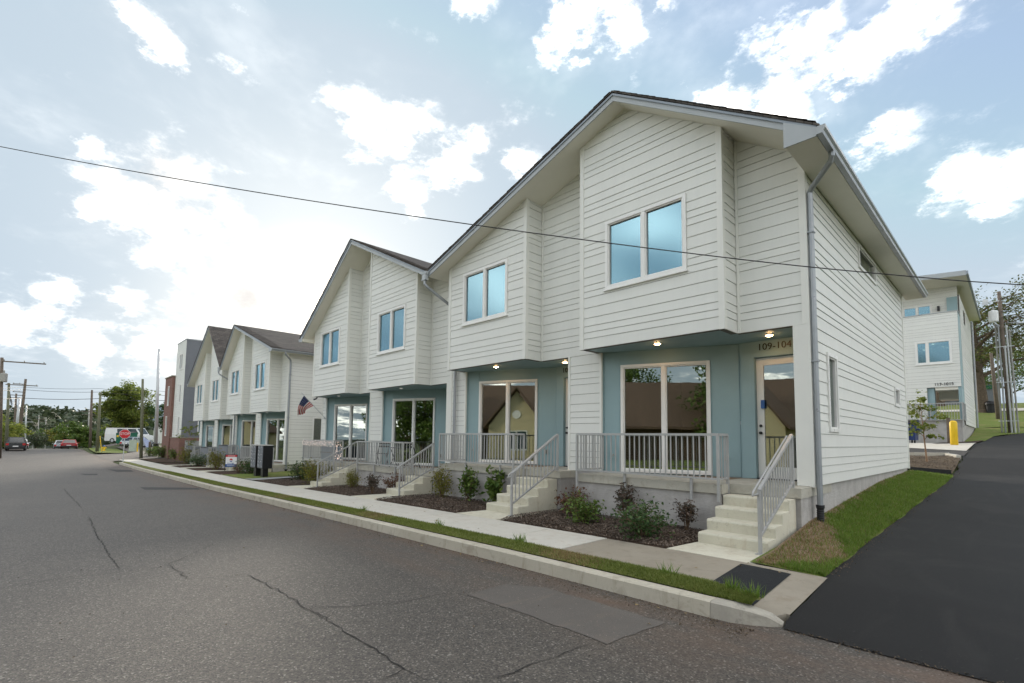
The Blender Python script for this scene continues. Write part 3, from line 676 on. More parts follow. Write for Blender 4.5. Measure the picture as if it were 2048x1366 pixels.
def townhouse(label, xr, pitch, fz, ridge, zr, xR, zR, xL, zL, rightwall, leftwall, indiv, lit, side_wins=(), numbers=(), panels=(), xl=None):
    k = pitch/5.34; xl = xr-2*pitch if xl is None else xl
    T = empty('townhouse', ((xr+xl)/2, 15, G((xr+xl)/2)), label, 'townhouse', 'pale gabled townhouses along the street')
    zs = fz+2.95
    def zu(x): return zr-(x-ridge)*(zr-zR)/(xR-ridge) if x > ridge else zr-(ridge-x)*(zr-zL)/(ridge-xL)
    F9, F10 = FRONT(YB), FRONT(Y0)
    anchor = zs
    class trim:
        @staticmethod
        def prism(a, b): m = MB(); m.prism(a, b); ob('corner_trim', m, 'trim', T)
    for i in range(2):
        xu = xr-i*pitch; X = lambda a: xu+a*k; g = G(X(-3))
        bl, br_ = X(-4.71), X(-1.27)
        # bay
        wz0, wz1, wa, wb = fz+4.28, fz+5.91, X(-3.99), X(-1.99)
        wall('bay_wall', T, F9, fan(bl, br_, zs, zu, ridge), [(wa, wb, wz0, wz1)], anchor, indiv)
        window(T, F9, wa, wb, wz0, wz1, 2)
        wall('bay_side_wall', T, SIDE(br_), [(YB+.03, zs), (Y0, zs), (Y0, zu(br_)), (YB+.03, zu(br_))], [], anchor, indiv)
        wall('bay_side_wall', T, SIDEL(bl), [(YB+.03, zs), (Y0, zs), (Y0, zu(bl)), (YB+.03, zu(bl))], [], anchor, False)
        for xx, s in ((bl, 1), (br_, -1)):
            a, b = xx-.028*s, xx+.085*s
            q = [(min(a, b), zs-.006), (max(a, b), zs-.006), (max(a, b), zu(max(a, b))-.004), (min(a, b), zu(min(a, b))-.004)]
            trim.prism([F9.P(x, z, -.012) for x, z in q], [F9.P(x, z, .034) for x, z in q])
            q = [(YB-.03, zs-.006), (YB+.07, zs-.006), (YB+.07, zu(xx)-.004), (YB-.03, zu(xx)-.004)]
            fr = SIDE(xx) if s < 0 else SIDELx(xx)
            trim.prism([fr.P(y+.002, z, -.005) for y, z in q], [fr.P(y+.002, z, .031) for y, z in q])
        q = [(br_+.028, zs), (br_+.075, zs), (br_+.075, zu(br_+.075)-.004), (br_+.028, zu(br_+.028)-.004)]
        trim.prism([F10.P(x, z, -.002) for x, z in q], [F10.P(x, z, .034) for x, z in q])
        # main wall at the right of the bay (first unit), pier and wall towards the next unit
        if i == 0:
            wall('front_wall', T, F10, fan(br_, xr-.0, zs, zu, ridge), [], anchor, indiv)
            xe = xr
            q = [(xr-.09, zs), (xr+.028, zs), (xr+.028, zu(xr)-.02 if rightwall else zu(xr)), (xr-.09, zu(xr-.09)-.02)]
            trim.prism([F10.P(x, z, -.06) for x, z in q], [F10.P(x, z, .036) for x, z in q])
            m = MB(); m.box(X(-.25), xr+.030, Y0-.034, Y0+.16, fz+.006, zs-.003); ob('post', m, 'trim', T)
        xn = X(-5.34)
        lo = xn-1.27*k if i == 0 else xl
        wall('front_wall', T, F10, fan(lo, bl, zs, zu, ridge), [], anchor, indiv)
        plo = xn-.25*k if i == 0 else xl
        wall('pier', T, F10, [(plo, fz), (X(-4.57), fz), (X(-4.57), zs), (plo, zs)], [], anchor, indiv)
        for xx in (plo-.02, X(-4.57)-.04):
            trim.prism([F10.P(xx, fz, -.02), F10.P(xx+.06, fz, -.02), F10.P(xx+.06, zs-.003, -.02), F10.P(xx, zs-.003, -.02)], [F10.P(xx, fz, .033), F10.P(xx+.06, fz, .033), F10.P(xx+.06, zs-.003, .033), F10.P(xx, zs-.003, .033)])
        # recess: angled blue wall with sliding door
        a, b = Vector((X(-4.555), 10.12, 0)), Vector((X(-1.65), 11.17, 0)); Lw = (b-a).length; un = (b-a)/Lw
        FA = Frame(a, un, (un.y, -un.x, 0)); sa, sb = .42*k, 2.46*k
        pc, _ = cut_holes([(0, fz), (Lw, fz), (Lw, zs+.02), (0, zs+.02)], [(sa, sb, fz+.03, fz+2.62)])
        m = MB(); [m.prism([FA.P(x, z, -.14) for x, z in q], [FA.P(x, z, 0) for x, z in q]) for q in pc]
        bw = ob('blue_wall', m, 'blue_panel', T)
        for (p0, p1) in ((.012, sa-.015), (sb+.015, Lw-.03)):
            m = MB(); q = [(p0, fz+.02), (p1, fz+.02), (p1, zs-.01), (p0, zs-.01)]; m.prism([FA.P(x, z, .001) for x, z in q], [FA.P(x, z, .012) for x, z in q]); ob('panel', m, 'blue_panel', bw)
        sw = window(T, FA, sa, sb, fz+.03, fz+2.62, 2, gl='glass_door', fw_=.062, proud=.05, sill=False, name='sliding_door')
        m = MB(); m.bar(FA.P(sa+.085, fz+.98, .03), FA.P(sa+.085, fz+1.24, .03), .02, .03); ob('handle', m, 'white_frame', sw)
        # small fittings on the blue wall
        m = MB(); c = FA.P(sb+.30*k, fz+.42, .03); m.bar(c-Vector((0, 0, .06)), c+Vector((0, 0, .06)), .08, .05); ob('outlet_box', m, 'conduit', T)
        m = MB(); c = FA.P(sb+.62*k, fz+1.2, .02); m.bar(c-Vector((0, 0, .035)), c+Vector((0, 0, .035)), .03, .02); ob('doorbell', m, 'white', T)
        m = MB(); q = [(.14*k, fz+.33), (.34*k, fz+.33), (.34*k, fz+.55), (.14*k, fz+.55)]; m.prism([FA.P(x, z, .012) for x, z in q], [FA.P(x, z, .028) for x, z in q]); hb = ob('hose_plate', m, 'blue_panel', T)
        m = MB(); c = FA.P(.24*k, fz+.44, .028); m.tube([c, c+FA.n*.05, c+FA.n*.06-Vector((0, 0, .05))], .016, 6); ob('hose_tap', m, 'conduit', hb)
        # door
        FD = FRONT(11.12); da, db, dt = X(-1.33), X(-.40), fz+2.60
        pc, _ = cut_holes([(X(-1.65), fz), (X(-.2), fz), (X(-.2), zs+.02), (X(-1.65), zs+.02)], [(da, db, fz, dt)])
        m = MB(); [m.prism([FD.P(x, z, -.14) for x, z in q], [FD.P(x, z, 0) for x, z in q]) for q in pc]; dw = ob('door_wall', m, 'blue_panel', T)
        m = MB()
        for q in ((X(-1.60), da-.005, fz+.01, dt+.11), (db+.005, X(-.26), fz+.01, dt+.11), (da-.004, db+.004, dt+.004, dt+.11)):
            m.prism([FD.P(q[0], q[2], .001), FD.P(q[1], q[2], .001), FD.P(q[1], q[3], .001), FD.P(q[0], q[3], .001)], [FD.P(q[0], q[2], .035), FD.P(q[1], q[2], .035), FD.P(q[1], q[3], .035), FD.P(q[0], q[3], .035)])
        ob('door_casing', m, 'blue_panel', dw)
        if i < len(numbers) and numbers[i]: text_mb(numbers[i], .20, .012, FD, X(-.93-.13*i), dt+.215, .012, 'black_metal', 'house_number', dw, spacing=1.02)
        m = MB(); d0, d1 = -.11, -.06
        def rc(m, a, b, c, d, n0, n1): m.prism([FD.P(a, c, n0), FD.P(b, c, n0), FD.P(b, d, n0), FD.P(a, d, n0)], [FD.P(a, c, n1), FD.P(b, c, n1), FD.P(b, d, n1), FD.P(a, d, n1)])
        z0 = fz+.025
        for q in ((da+.005, db-.005, z0, z0+.24), (da+.005, db-.005, dt-.17, dt-.01), (da+.005, da+.15, z0+.24, dt-.17), (db-.15, db-.005, z0+.24, dt-.17)): rc(m, *q, d0, d1)
        dr = ob('door', m, 'door_white', T)
        m = MB(); rc(m, da+.152, db-.152, z0+.242, dt-.172, -.088, -.082); ob('pane', m, 'glass_door', dr)
        m = MB(); rc(m, da, db, fz+.002, fz+.022, -.12, .02); ob('threshold', m, 'black_plastic', dr)
        for hz in (.98, 1.13):
            m = MB(); c = FD.P(da+.075, fz+hz, d1); m.tube([c, c+Vector((0, -.02, 0)), c+Vector((0, -.022, 0)), c+Vector((0, -.05, 0)), c+Vector((0, -.07, 0))], [.03, .03, .014, .014 if hz > 1 else .032, .012 if hz > 1 else .026], 10); ob('door_knob', m, 'black_metal', dr)
        if i == 0 and lit:
            m = MB(); rc(m, da+.10, da+.17, fz+1.50, fz+1.68, d1+.002, d1+.05); ob('lock_box', m, 'sign_blue', dr)
        m = MB(); m.box(X(-.25)-.02, X(-.25)+.005, Y0+.0, 11.12, fz+.005, zs+.02) if i else m.box(X(-.25)+.002, X(-.25)+.022, Y0+.163, 11.12, fz+.005, zs+.02); ob('return_wall', m, 'blue_panel', T)
        m = MB(); m.box(X(-4.575), X(-4.557), Y0+.002, 10.30, fz+.005, zs+.02); ob('return_wall', m, 'blue_panel', T)
        # soffit and its lamps
        m = MB(); m.box(bl+.005, br_-.005, YB+.004, Y0-.002, zs+.004, zs+.10); ob('bay_soffit', m, 'blue_panel', T)
        q = [(X(-4.57), Y0), (X(-.24), Y0), (X(-.24), 11.3), (X(-4.57), 11.3)]; m = MB(); m.prism([(x, y, zs+.006) for x, y in q], [(x, y, zs+.10) for x, y in q]); ob('porch_ceiling', m, 'blue_panel', T)
        for (lx, ly) in ((-.84, 10.56), (-2.94, 9.86)):
            m = MB(); m.lathe((X(lx), ly, zs-.014), [(.06, 0), (.085, .004), (.085, .018)], 16); l = ob('soffit_lamp', m, 'white_frame', T)
            m = MB(); m.lathe((X(lx), ly, zs-.036), [(.02, 0), (.048, .008), (.066, .024)], 16); ob('lens', m, 'lamp' if lit else 'lamp_off', l)
        # porch slab, steps, rails
        Lp = [(X(-4.57), 9.05), (X(-1.22), 9.05), (X(-1.22), 9.39), (xu-.02, 9.39), (xu-.02, 11.3), (X(-4.57), 11.3)]
        m = MB(); m.prism([(x, y, fz-.17) for x, y in Lp], [(x, y, fz) for x, y in Lp]); ob('porch_slab', m, 'concrete_slab', T)
        m = MB(); m.box(X(-4.56), X(-1.24), 9.09, 10.6, g-.5, fz-.172); m.box(X(-1.238), xu-.04, 9.43, 10.6, g-.5, fz-.172); m.box(X(-5.36) if i == 0 else xl, X(-4.562), 10.02, 10.6, g-.5, fz-.003); ob('porch_foundation', m, 'stucco', T)
        gs = G(X(-.6)); nr = max(3, round((fz-gs)/.178)); rh = (fz-gs)/nr
        for s in range(nr-1):
            y0 = 9.385-.338*(nr-1-s); m = MB(); x0, x1, zt = X(-1.20), X(-.11), gs+rh*(s+1); zb = gs+rh*s if s else gs-.3
            prof = [(y0+.004, zb), (9.387, zb), (9.387, zt), (y0+.02, zt), (y0+.006, zt-.008), (y0-.006, zt-.03)]
            m.prism([(x0, y, z) for y, z in prof], [(x1, y, z) for y, z in prof]); ob('step', m, 'concrete_step', T)
        yb = 9.385-.338*(nr-1)
        m = MB(); q = [(X(-1.32), 7.205), (X(.0), 7.205), (X(-.06), yb+.05), (X(-1.22), yb+.05)]; m.prism([(x, y, gs-.1) for x, y in q], [(x, y, gs+.009) for x, y in q]); ob('landing_pad', m, 'concrete_step', T)
        xa, xb = X(-4.50), X(-1.25); zt, zb = fz+.91, fz+.10
        brk = [(xa, 8.98, fz-.31, zt), (X(-3.25), 9.01, fz-.31, zb), (X(-1.78), 9.01, fz-.31, zb), (xb, 8.98, fz-.31, zt), (xb+.02, 9.34, fz-.30, zt)]
        pr = railing(T, [((xa, 8.98), (xb, 8.98)), ((xa, 9.0), (xa, 10.0)), ((xb, 9.0), (xb+.02, 9.34))], zt, zb, brk, indiv)
        if i in panels:
            m = MB(); m.box(xa-.01, xb-.9*k, 8.955, 8.965, zb+.0, zt+.02); m.box(xa-.012, xa-.004, 8.967, 9.98, zb, zt+.02); ob('privacy_panel', m, 'grey_side', pr)
        # stair rail
        xs = X(-.17); p0 = Vector((xs, yb-.15, gs)); p1 = Vector((xs, 9.47, fz)); m = MB()
        t0, t1 = p0+Vector((0, 0, .95)), p1+Vector((0, 0, .91)); l0, l1 = p0+Vector((0, 0, .27)), p1+Vector((0, 0, .10))
        m.box(xs-.022, xs+.022, p0.y-.022, p0.y+.022, gs, t0.z); m.box(xs-.022, xs+.022, p1.y-.022, p1.y+.022, fz-.02, t1.z); m.box(xs-.06, xs+.06, p0.y-.06, p0.y+.06, gs+.009, gs+.02)
        m.bar(t0, t1, .045, .045); m.bar(l0, l1, .035, .035); o_ = Vector((-.075, 0, -.02))
        m.tube([t0+o_+Vector((.07, -.03, -.03)), t0+o_+Vector((0, -.06, -.06)), t0+o_+Vector((0, -.02, 0)), t1+o_], .017, 8)
        for t in (.08, .5, .92): c = t0.lerp(t1, t); m.bar(c, c+o_, .012, .012)
        sr = ob('stair_railing', m, 'rail', T); J = MB(); kk = 13
        for q in range(1, kk):
            c0, c1 = l0.lerp(l1, q/kk), t0.lerp(t1, q/kk); b_ = MB() if indiv else J; b_.box(c0.x-.010, c0.x+.010, c0.y-.010, c0.y+.010, c0.z+.016, c1.z-.022)
            if indiv: ob('baluster', b_, 'rail', sr)
        if not indiv: ob('balusters', J, 'rail', sr, kind='stuff')
        # rooms behind the glass
        m = MB(); m.box(X(-5.30), X(-.05), 11.28, 20.6, fz-.02, fz+.001); m.box(X(-4.5), X(-1.6), 10.2, 11.279, fz-.02, fz+.001); ob('room_floor', m, 'room_floor', T)
        m = MB(); m.box(X(-5.32), X(-.02), 11.33, 20.6, zs+.02, zs+.06); m.box(bl+.03, br_-.03, YB+.15, 11.3, zs+.13, zs+.17); ob('room_ceiling', m, 'room_wall', T)
        m = MB(); m.box(X(-5.3), X(-.05), 15.6, 15.7, fz, zs+.02); m.box(X(-5.3), X(-.05), 14.0, 14.1, zs+.1, min(zu(X(-5.3)), zu(X(-.1)))-.05); ob('partition_wall', m, 'room_wall', T)
        m = MB(); m.box(X(-5.35), X(-5.33), 10.2, 20.7, fz, min(zu(X(-5.35)), zu(X(-5.33)))-.1); ob('party_wall', m, 'room_wall', T)
        if lit:
            for (lx, ly) in ((-2.6, 12.4), (-3.6, 13.6), (-1.2, 13.0)):
                m = MB(); m.disc((X(lx), ly, zs+.018), .07, 14, (0, 0, -1)); ob('ceiling_lamp', m, 'lamp_in', T)
    # end walls, back wall, foundation
    zt_ = lambda x: zu(x)
    if rightwall:
        ze = zR-.02
        wall('side_wall', T, SIDE(xr), [(Y0+.03, fz), (YBACK, fz), (YBACK, ze), (Y0+.03, ze)], [w[:4] for w in side_wins], anchor, indiv)
        for w in side_wins: window(T, SIDE(xr), *w[:4], panes=1, gl='glass_door', sill=False, fw_=.07)
        m = MB(); m.box(xr-.05, xr+.033, YBACK-.08, YBACK+.02, fz-.02, ze); ob('corner_trim', m, 'trim', T); m = MB(); m.box(xr-.05, xr+.031, Y0-.03, Y0+.10, fz-.01, ze); ob('corner_trim', m, 'trim', T)
    else:
        m = MB(); m.box(xr-.10, xr-.002, Y0+.03, YBACK, fz, zR); ob('side_wall', m, 'siding', T)
    if leftwall: wall('side_wall', T, SIDELx(xl), [(Y0+.03, fz), (YBACK, fz), (YBACK, zL-.02), (Y0+.03, zL-.02)], [], anchor, False)
    else:
        m = MB(); m.box(xl+.002, xl+.10, Y0+.03, YBACK, fz, zL-.1); ob('side_wall', m, 'siding', T)
    wall('back_wall', T, Frame((0, YBACK, 0), (1, 0, 0), (0, 1, 0)), fan(xl, xr-.03, fz, zu, ridge), [], anchor, False)
    m = MB(); m.box(xl+.03, xr-.035, 10.605, YBACK-.03, -3.2, fz-.004); m.box(xr-.3, xr-.035, Y0+.02, 10.603, -3.2, fz-.004); ob('foundation', m, 'stucco', T)
    # roof
    yb2 = YBACK+.9; dk = .13
    pr = [(xL, zL), (ridge, zr), (xR, zR), (xR, zR+dk), (ridge, zr+dk+.02), (xL, zL+dk)]
    m = MB(); m.prism([(x, YF+.001, z) for x, z in pr], [(x, yb2, z) for x, z in pr]); rf = ob('roof', m, 'soffit', T)
    eR, eL = (.05 if rightwall else .0), (.05 if leftwall else .0)
    m = MB(); sRr, sLl = (zr-zR)/(xR-ridge), (zr-zL)/(ridge-xL)
    p2 = [(xL-eL, zL+dk+.004-sLl*eL), (ridge, zr+dk+.026), (xR+eR, zR+dk+.004-sRr*eR), (xR+eR, zR+dk+.04-sRr*eR), (ridge, zr+dk+.062), (xL-eL, zL+dk+.04-sLl*eL)]
    m.prism([(x, YF-.07, z) for x, z in p2], [(x, yb2+.03, z) for x, z in p2]); ob('shingles', m, 'shingle', rf)
    m = MB(); q = random.Random(int(-xr*10))
    for sgn, xe, s_ in ((1, xR, sRr), (-1, xL, sLl)):       # ragged courses along the rake
        L = abs(xe-ridge); c = .05
        while c < L-.1:
            w_ = .145; x0 = ridge+sgn*c; x1 = ridge+sgn*min(L, c+w_+.02); z0_ = zr+dk+.0622-s_*abs(x0-ridge)*1.0; z1_ = zr+dk+.0622-s_*abs(x1-ridge)
            h = .013; yy = YF-.07-q.uniform(.004, .02)
            m.add([(x0, yy, z0_), (x1, yy, z1_), (x1, yy, z1_+h), (x0, yy, z0_+h*.2), (x0, yy+.6, z0_), (x1, yy+.6, z1_), (x1, yy+.6, z1_+h), (x0, yy+.6, z0_+h*.2)], [(0, 1, 2, 3), (3, 2, 6, 7), (1, 5, 6, 2), (0, 3, 7, 4), (0, 4, 5, 1), (4, 7, 6, 5)]); c += w_
    ob('shingle_course', m, 'shingle', rf, kind='stuff')
    m, m2 = MB(), MB()
    for (xa, za, xb, zb) in ((xL, zL, ridge, zr), (ridge, zr, xR, zR)):
        m.prism([(xa, YF-.028, za-.035), (xb, YF-.028, zb-.035), (xb, YF-.028, zb+.115), (xa, YF-.028, za+.115)], [(xa, YF, za-.035), (xb, YF, zb-.035), (xb, YF, zb+.115), (xa, YF, za+.115)])
        m2.prism([(xa, YF-.055, za+.085), (xb, YF-.055, zb+.085), (xb, YF-.055, zb+dk+.003), (xa, YF-.055, za+dk+.003)], [(xa, YF-.029, za+.085), (xb, YF-.029, zb+.085), (xb, YF-.029, zb+dk+.003), (xa, YF-.029, za+dk+.003)])
    ob('rake_fascia', m, 'fascia', rf); ob('drip_edge', m2, 'fascia_dark', rf)
    for sgn, xe, ze, xw, on in ((1, xR, zR, xr, rightwall), (-1, xL, zL, xl, leftwall)):
        if not on: continue
        m = MB(); xi = xw+sgn*.03; zi = zu(xi)
        q = [(xi, ze-.03), (xe-sgn*.004, ze-.03), (xe-sgn*.004, ze-.004), (xi, zi-.004)]
        m.prism([(x, YF-.03, z) for x, z in q], [(x, yb2-.02, z) for x, z in q]); ob('eave_soffit', m, 'soffit', rf)
        m = MB(); q = [(xi-sgn*.02, ze-.045), (xe, ze-.045), (xe, ze+.10), (xi-sgn*.02, zu(xi)+.10)]
        m.prism([(x, YF-.056, z) for x, z in q], [(x, YF-.031, z) for x, z in q]); ob('eave_return', m, 'fascia', rf)
        gp_ = [(0, .0), (0, .13), (.012, .13), (.012, .012), (.075, .012), (.088, .05), (.118, .085), (.118, .13), (.13, .13), (.13, .08), (.10, .045), (.085, .0)]
        m = MB(); m.prism([(xe+sgn*(.003+a), YF-.07, ze-.03+b) for a, b in gp_], [(xe+sgn*(.003+a), yb2, ze-.03+b) for a, b in gp_]); ob('gutter', m, 'gutter', rf)
        m = MB(); m.prism([(xe+sgn*.003, YF-.073, ze-.03), (xe+sgn*.088, YF-.073, ze-.03), (xe+sgn*.133, YF-.073, ze+.05), (xe+sgn*.133, YF-.073, ze+.10), (xe+sgn*.003, YF-.073, ze+.10)], [(xe+sgn*.003, YF-.0705, ze-.03), (xe+sgn*.088, YF-.0705, ze-.03), (xe+sgn*.133, YF-.0705, ze+.05), (xe+sgn*.133, YF-.0705, ze+.10), (xe+sgn*.003, YF-.0705, ze+.10)]); ob('gutter_end', m, 'fascia', rf)
        if sgn > 0:
            zg = B(10.1) if xr > -5 else G(xr)
            m = MB(); m.tube([(xe+.05, 9.62, ze-.02), (xe+.05, 9.62, ze-.10), (xe+.02, 9.66, ze-.17), (xw+.14, 10.02, ze-.36), (xw+.085, 10.06, ze-.43), (xw+.085, 10.07, ze-.55), (xw+.085, 10.07, zg+.22)], .048, 8); ds = ob('downspout', m, 'gutter', T)
            m = MB(); pr_ = []
            for q in range(14): pr_ += [(.062 if q % 2 else .054, q*.019)]
            pr_ += [(.07, .27), (.07, .31), (.05, .31)]
            m.lathe((xw+.085, 10.07, zg-.04), pr_, 12); ob('drain_boot', m, 'black_plastic', ds)
            m = MB(); [m.box(xw+.02, xw+.142, 10.01, 10.13, z, z+.025) for z in (ze-1.2, ze-3.6)]; ob('strap', m, 'gutter', ds)
    return T
def SIDELx(x): return Frame((x, 0, 0), (0, 1, 0), (-1, 0, 0))
def leader(T, x, z, xd, yd, zg):
    m = MB(); m.box(x-.13, x+.13, YF-.17, YF-.06, z-.04, z+.04); m.box(x-.10, x+.10, YF-.16, YF-.062, z-.2, z-.041); m.box(x-.13, x+.13, YF-.17, YF-.058, z-.24, z-.201); lb = ob('leader_box', m, 'fascia', T)
    m = MB(); m.tube([(x, YF-.11, z-.23), (x, YF-.11, z-.36), (x+.05, YF-.05, z-.45), (xd-.03, yd-.1, z-1.02), (xd, yd, z-1.1), (xd, yd, z-1.3), (xd, yd, zg+.05)], .048, 8); ob('downspout', m, 'gutter', T)
b1 = townhouse('pale two-storey townhouse pair beside the black alley, numbered 109-104', -2.6, 5.34, -.78, -6.06, 7.68, -2.1, 5.06, -13.28, 5.27, True, False, True, True,
    side_wins=((11.12, 11.86, .22, 1.79), (18.62, 19.45, 1.14, 1.73), (14.35, 16.4, 4.34, 4.95)), numbers=('109-104', '109-103'))
b2 = townhouse('pale two-storey townhouse pair with string lights and a flag on its porch corner', -13.28, 5.32, -1.08, -18.86, 7.98, -13.29, 5.30, -23.85, 4.55, False, True, True, False, xl=-23.62)
b3 = townhouse('pale townhouse pair behind the black mailbox cluster', -28.3, 5.02, -1.56, -35.2, 7.0, -27.85, 4.62, -38.1, 4.5, True, False, False, False, side_wins=((11.45, 12.6, -.45, 1.12),), panels=(1,))
b4 = townhouse('pale townhouse pair beside the brick and grey building', -38.34, 4.85, -1.80, -42.0, 8.0, -38.12, 4.5, -47.9, 4.12, False, True, False, False, panels=(0, 1))
leader(b1, -13.28, 5.36, -12.98, 9.93, G(-13)); leader(b3, -38.1, 4.62, -37.85, 9.93, G(-38))

# ------------------------------------------------------------------ survey helpers
def ptY(u, v, y): d = raydir(u, v); return d*(y/d.y)
def ptX(u, v, x): d = raydir(u, v); return d*(x/d.x)
def ptD(u, v, D): d = raydir(u, v); return d*(D/d.dot(fw))
def ground_at(u, v, off=0):
    z = -1.75
    for _ in range(12):
        d = raydir(u, v); k = z/d.z; z = G(d.x*k)+off
    return Vector((d.x*k, d.y*k, z))

# ------------------------------------------------------------------ foliage
def leaves_mesh(name, P, size, mat, seed=0, up_bias=.5, aspect=.5, var=.4):
    q = np.random.default_rng(seed); n = len(P); P = np.asarray(P, float)
    nrm = q.normal(size=(n, 3)); nrm[:, 2] = np.abs(nrm[:, 2])+up_bias; nrm /= np.linalg.norm(nrm, axis=1)[:, None]
    t = q.normal(size=(n, 3)); t -= (t*nrm).sum(1)[:, None]*nrm; t /= np.linalg.norm(t, axis=1)[:, None]; b = np.cross(nrm, t)
    s = size*(1+var*q.uniform(-1, 1, n))[:, None]
    V = np.stack([P-t*s*.5, P+b*s*aspect*.5+nrm*s*.08, P+t*s*.5-nrm*s*.05, P-b*s*aspect*.5+nrm*s*.08], 1).reshape(-1, 3)
    me = bpy.data.meshes.new(name); me.vertices.add(4*n); me.vertices.foreach_set('co', V.ravel()); me.loops.add(4*n); me.loops.foreach_set('vertex_index', np.arange(4*n, dtype=np.int32))
    me.polygons.add(n); me.polygons.foreach_set('loop_start', np.arange(0, 4*n, 4, dtype=np.int32)); me.polygons.foreach_set('loop_total', np.full(n, 4, np.int32))
    me.materials.append(MATS[mat]); me.update(calc_edges=True); return me
def bush_data(seed, w, h, n, style, lsize, mat, twig='stem'):
    q = random.Random(seed); st = MB(); P = []
    ns = {'round': 13, 'upright': 8, 'sparse': 7}[style]
    for i in range(ns):
        a = 2*math.pi*i/ns+q.uniform(-.3, .3); sp = (q.uniform(.3, 1) if style == 'round' else q.uniform(.15, .55))*w*.5; hh = h*q.uniform(.6, 1.0)*(1-.35*(sp/(w*.5))**2)
        c0 = Vector((q.gauss(0, .02), q.gauss(0, .02), 0)); c2 = Vector((sp*math.cos(a), sp*math.sin(a), hh)); c1 = c0.lerp(c2, .5)+Vector((q.gauss(0, .05)*w, q.gauss(0, .05)*w, h*.05))
        pts = [c0, c0.lerp(c1, .6), c1, c1.lerp(c2, .6), c2]; st.tube(pts, [.010, .008, .007, .005, .003], 5, False)
        for k in range(n//ns):
            t = q.uniform(.22 if style != 'sparse' else .35, 1.02); c = (c0.lerp(c1, t*2) if t < .5 else c1.lerp(c2, t*2-1)); r = w*(.14 if style == 'round' else .10)*(1.15-.4*t)
            P.append((c.x+q.gauss(0, r), c.y+q.gauss(0, r), max(.02, c.z+q.gauss(0, r*.7))))
        for k in range(5):
            t = q.uniform(.4, .95); c = c0.lerp(c2, t); d = Vector((q.gauss(0, 1), q.gauss(0, 1), q.uniform(0, 1))).normalized()*w*.16; st.tube([c, c+d], [.004, .002], 4, False)
    return leaves_mesh('foliage', P, lsize, mat, seed, .3, .52), mesh_of(st, 'stems', twig)
BV = {}
def bush(kind, loc, scale, rot, label, group='shrubs in the front beds', name='shrub', sz=1.0):
    kinds = {'green': (.80, .62, 900, 'round', .066, 'leaf_green'), 'dark': (.9, .60, 1100, 'round', .064, 'leaf_dark'), 'yellow': (.9, .85, 1200, 'round', .06, 'leaf_yellow'), 'red': (.6, .55, 420, 'round', .055, 'leaf_red'),
             'mauve': (.62, .62, 460, 'sparse', .055, 'leaf_mauve'), 'upright': (.72, .85, 620, 'upright', .085, 'leaf_green'), 'big': (.72, .9, 260, 'upright', .15, 'leaf_green'), 'sparse': (.7, .9, 230, 'sparse', .06, 'leaf_yellow')}
    if kind not in BV: BV[kind] = bush_data(len(BV)*13+5, *kinds[kind])
    f, s = BV[kind]; e = bpy.data.objects.new(name, None); C.objects.link(e); e.location = loc; e.rotation_euler = (0, 0, rot); e.scale = (scale*sz, scale*sz, scale); e.empty_display_size = .1; tag(e, label, 'shrub', group)
    for nm, me in (('foliage', f), ('stems', s)):
        o = bpy.data.objects.new(nm, me); C.objects.link(o); o.parent = e
    return e
def tree(name, label, loc, h, crown_r, crown_z0, n, lsize, mat, seed, trunk_r=.2, bark='bark', gap=.0, limbs=9, group=None, flat=1.0, clump=1.0):
    q = random.Random(seed); e = bpy.data.objects.new(name, None); C.objects.link(e); e.location = loc; tag(e, label, 'tree', group)
    tb = MB(); P = []; tips = []
    top = Vector((q.gauss(0, .03)*h, q.gauss(0, .03)*h, h*.9))
    tb.tube([Vector((0, 0, -.3)), Vector((0, 0, h*.04)), top*.35, top*.65, top], [trunk_r*1.5, trunk_r*1.05, trunk_r*.75, trunk_r*.45, trunk_r*.08], 8)
    for i in range(limbs):
        t = crown_z0/h+(.88-crown_z0/h)*(i/(limbs-1))*.85; p = top*(t/.9) if t < .9 else top; a = i*2.4+q.uniform(-.4, .4)
        tt = (t*h-crown_z0)/(h-crown_z0); rad = crown_r*math.sqrt(max(.08, 1-(2*tt-.72)**2*.8))*q.uniform(.75, 1.1)
        end = p+Vector((math.cos(a)*rad, math.sin(a)*rad, rad*q.uniform(.15, .6)*flat)); mid = p.lerp(end, .5)+Vector((0, 0, rad*.10)); r0_ = trunk_r*(.5-.3*tt)
        tb.tube([p-Vector((0, 0, .1)), p.lerp(mid, .5), mid, end], [r0_, r0_*.8, r0_*.55, r0_*.1], 6, False); tips.append((end, rad*.36)); tips.append((mid, rad*.34))
        for j in range(4):
            s = p.lerp(end, q.uniform(.35, .9)); d = Vector((q.gauss(0, 1), q.gauss(0, 1), q.uniform(-.1, .8)*flat)).normalized()*rad*q.uniform(.3, .55); tb.tube([s, s+d*.5+Vector((0, 0, .03)), s+d], [r0_*.35, r0_*.22, r0_*.06], 5, False); tips.append((s+d, rad*.26))
    tips.append((top+Vector((0, 0, h*.06)), crown_r*.35))
    for k in range(n):
        c, r = tips[q.randrange(len(tips))]
        if gap and q.random() < gap*(.5+.5*math.sin(c.x*3+c.y*2)): continue
        v = Vector((q.gauss(0, 1), q.gauss(0, 1), q.gauss(0, 1))); v = v.normalized()*r*clump*(q.random()**.45); P.append((c.x+v.x, c.y+v.y, c.z+v.z*.75))
    for nm, me in (('trunk', mesh_of(tb, 'trunk', bark)), ('crown', leaves_mesh('crown', P, lsize, mat, seed, .35, .6))):
        o = bpy.data.objects.new(nm, me); C.objects.link(o); o.parent = e
    return e

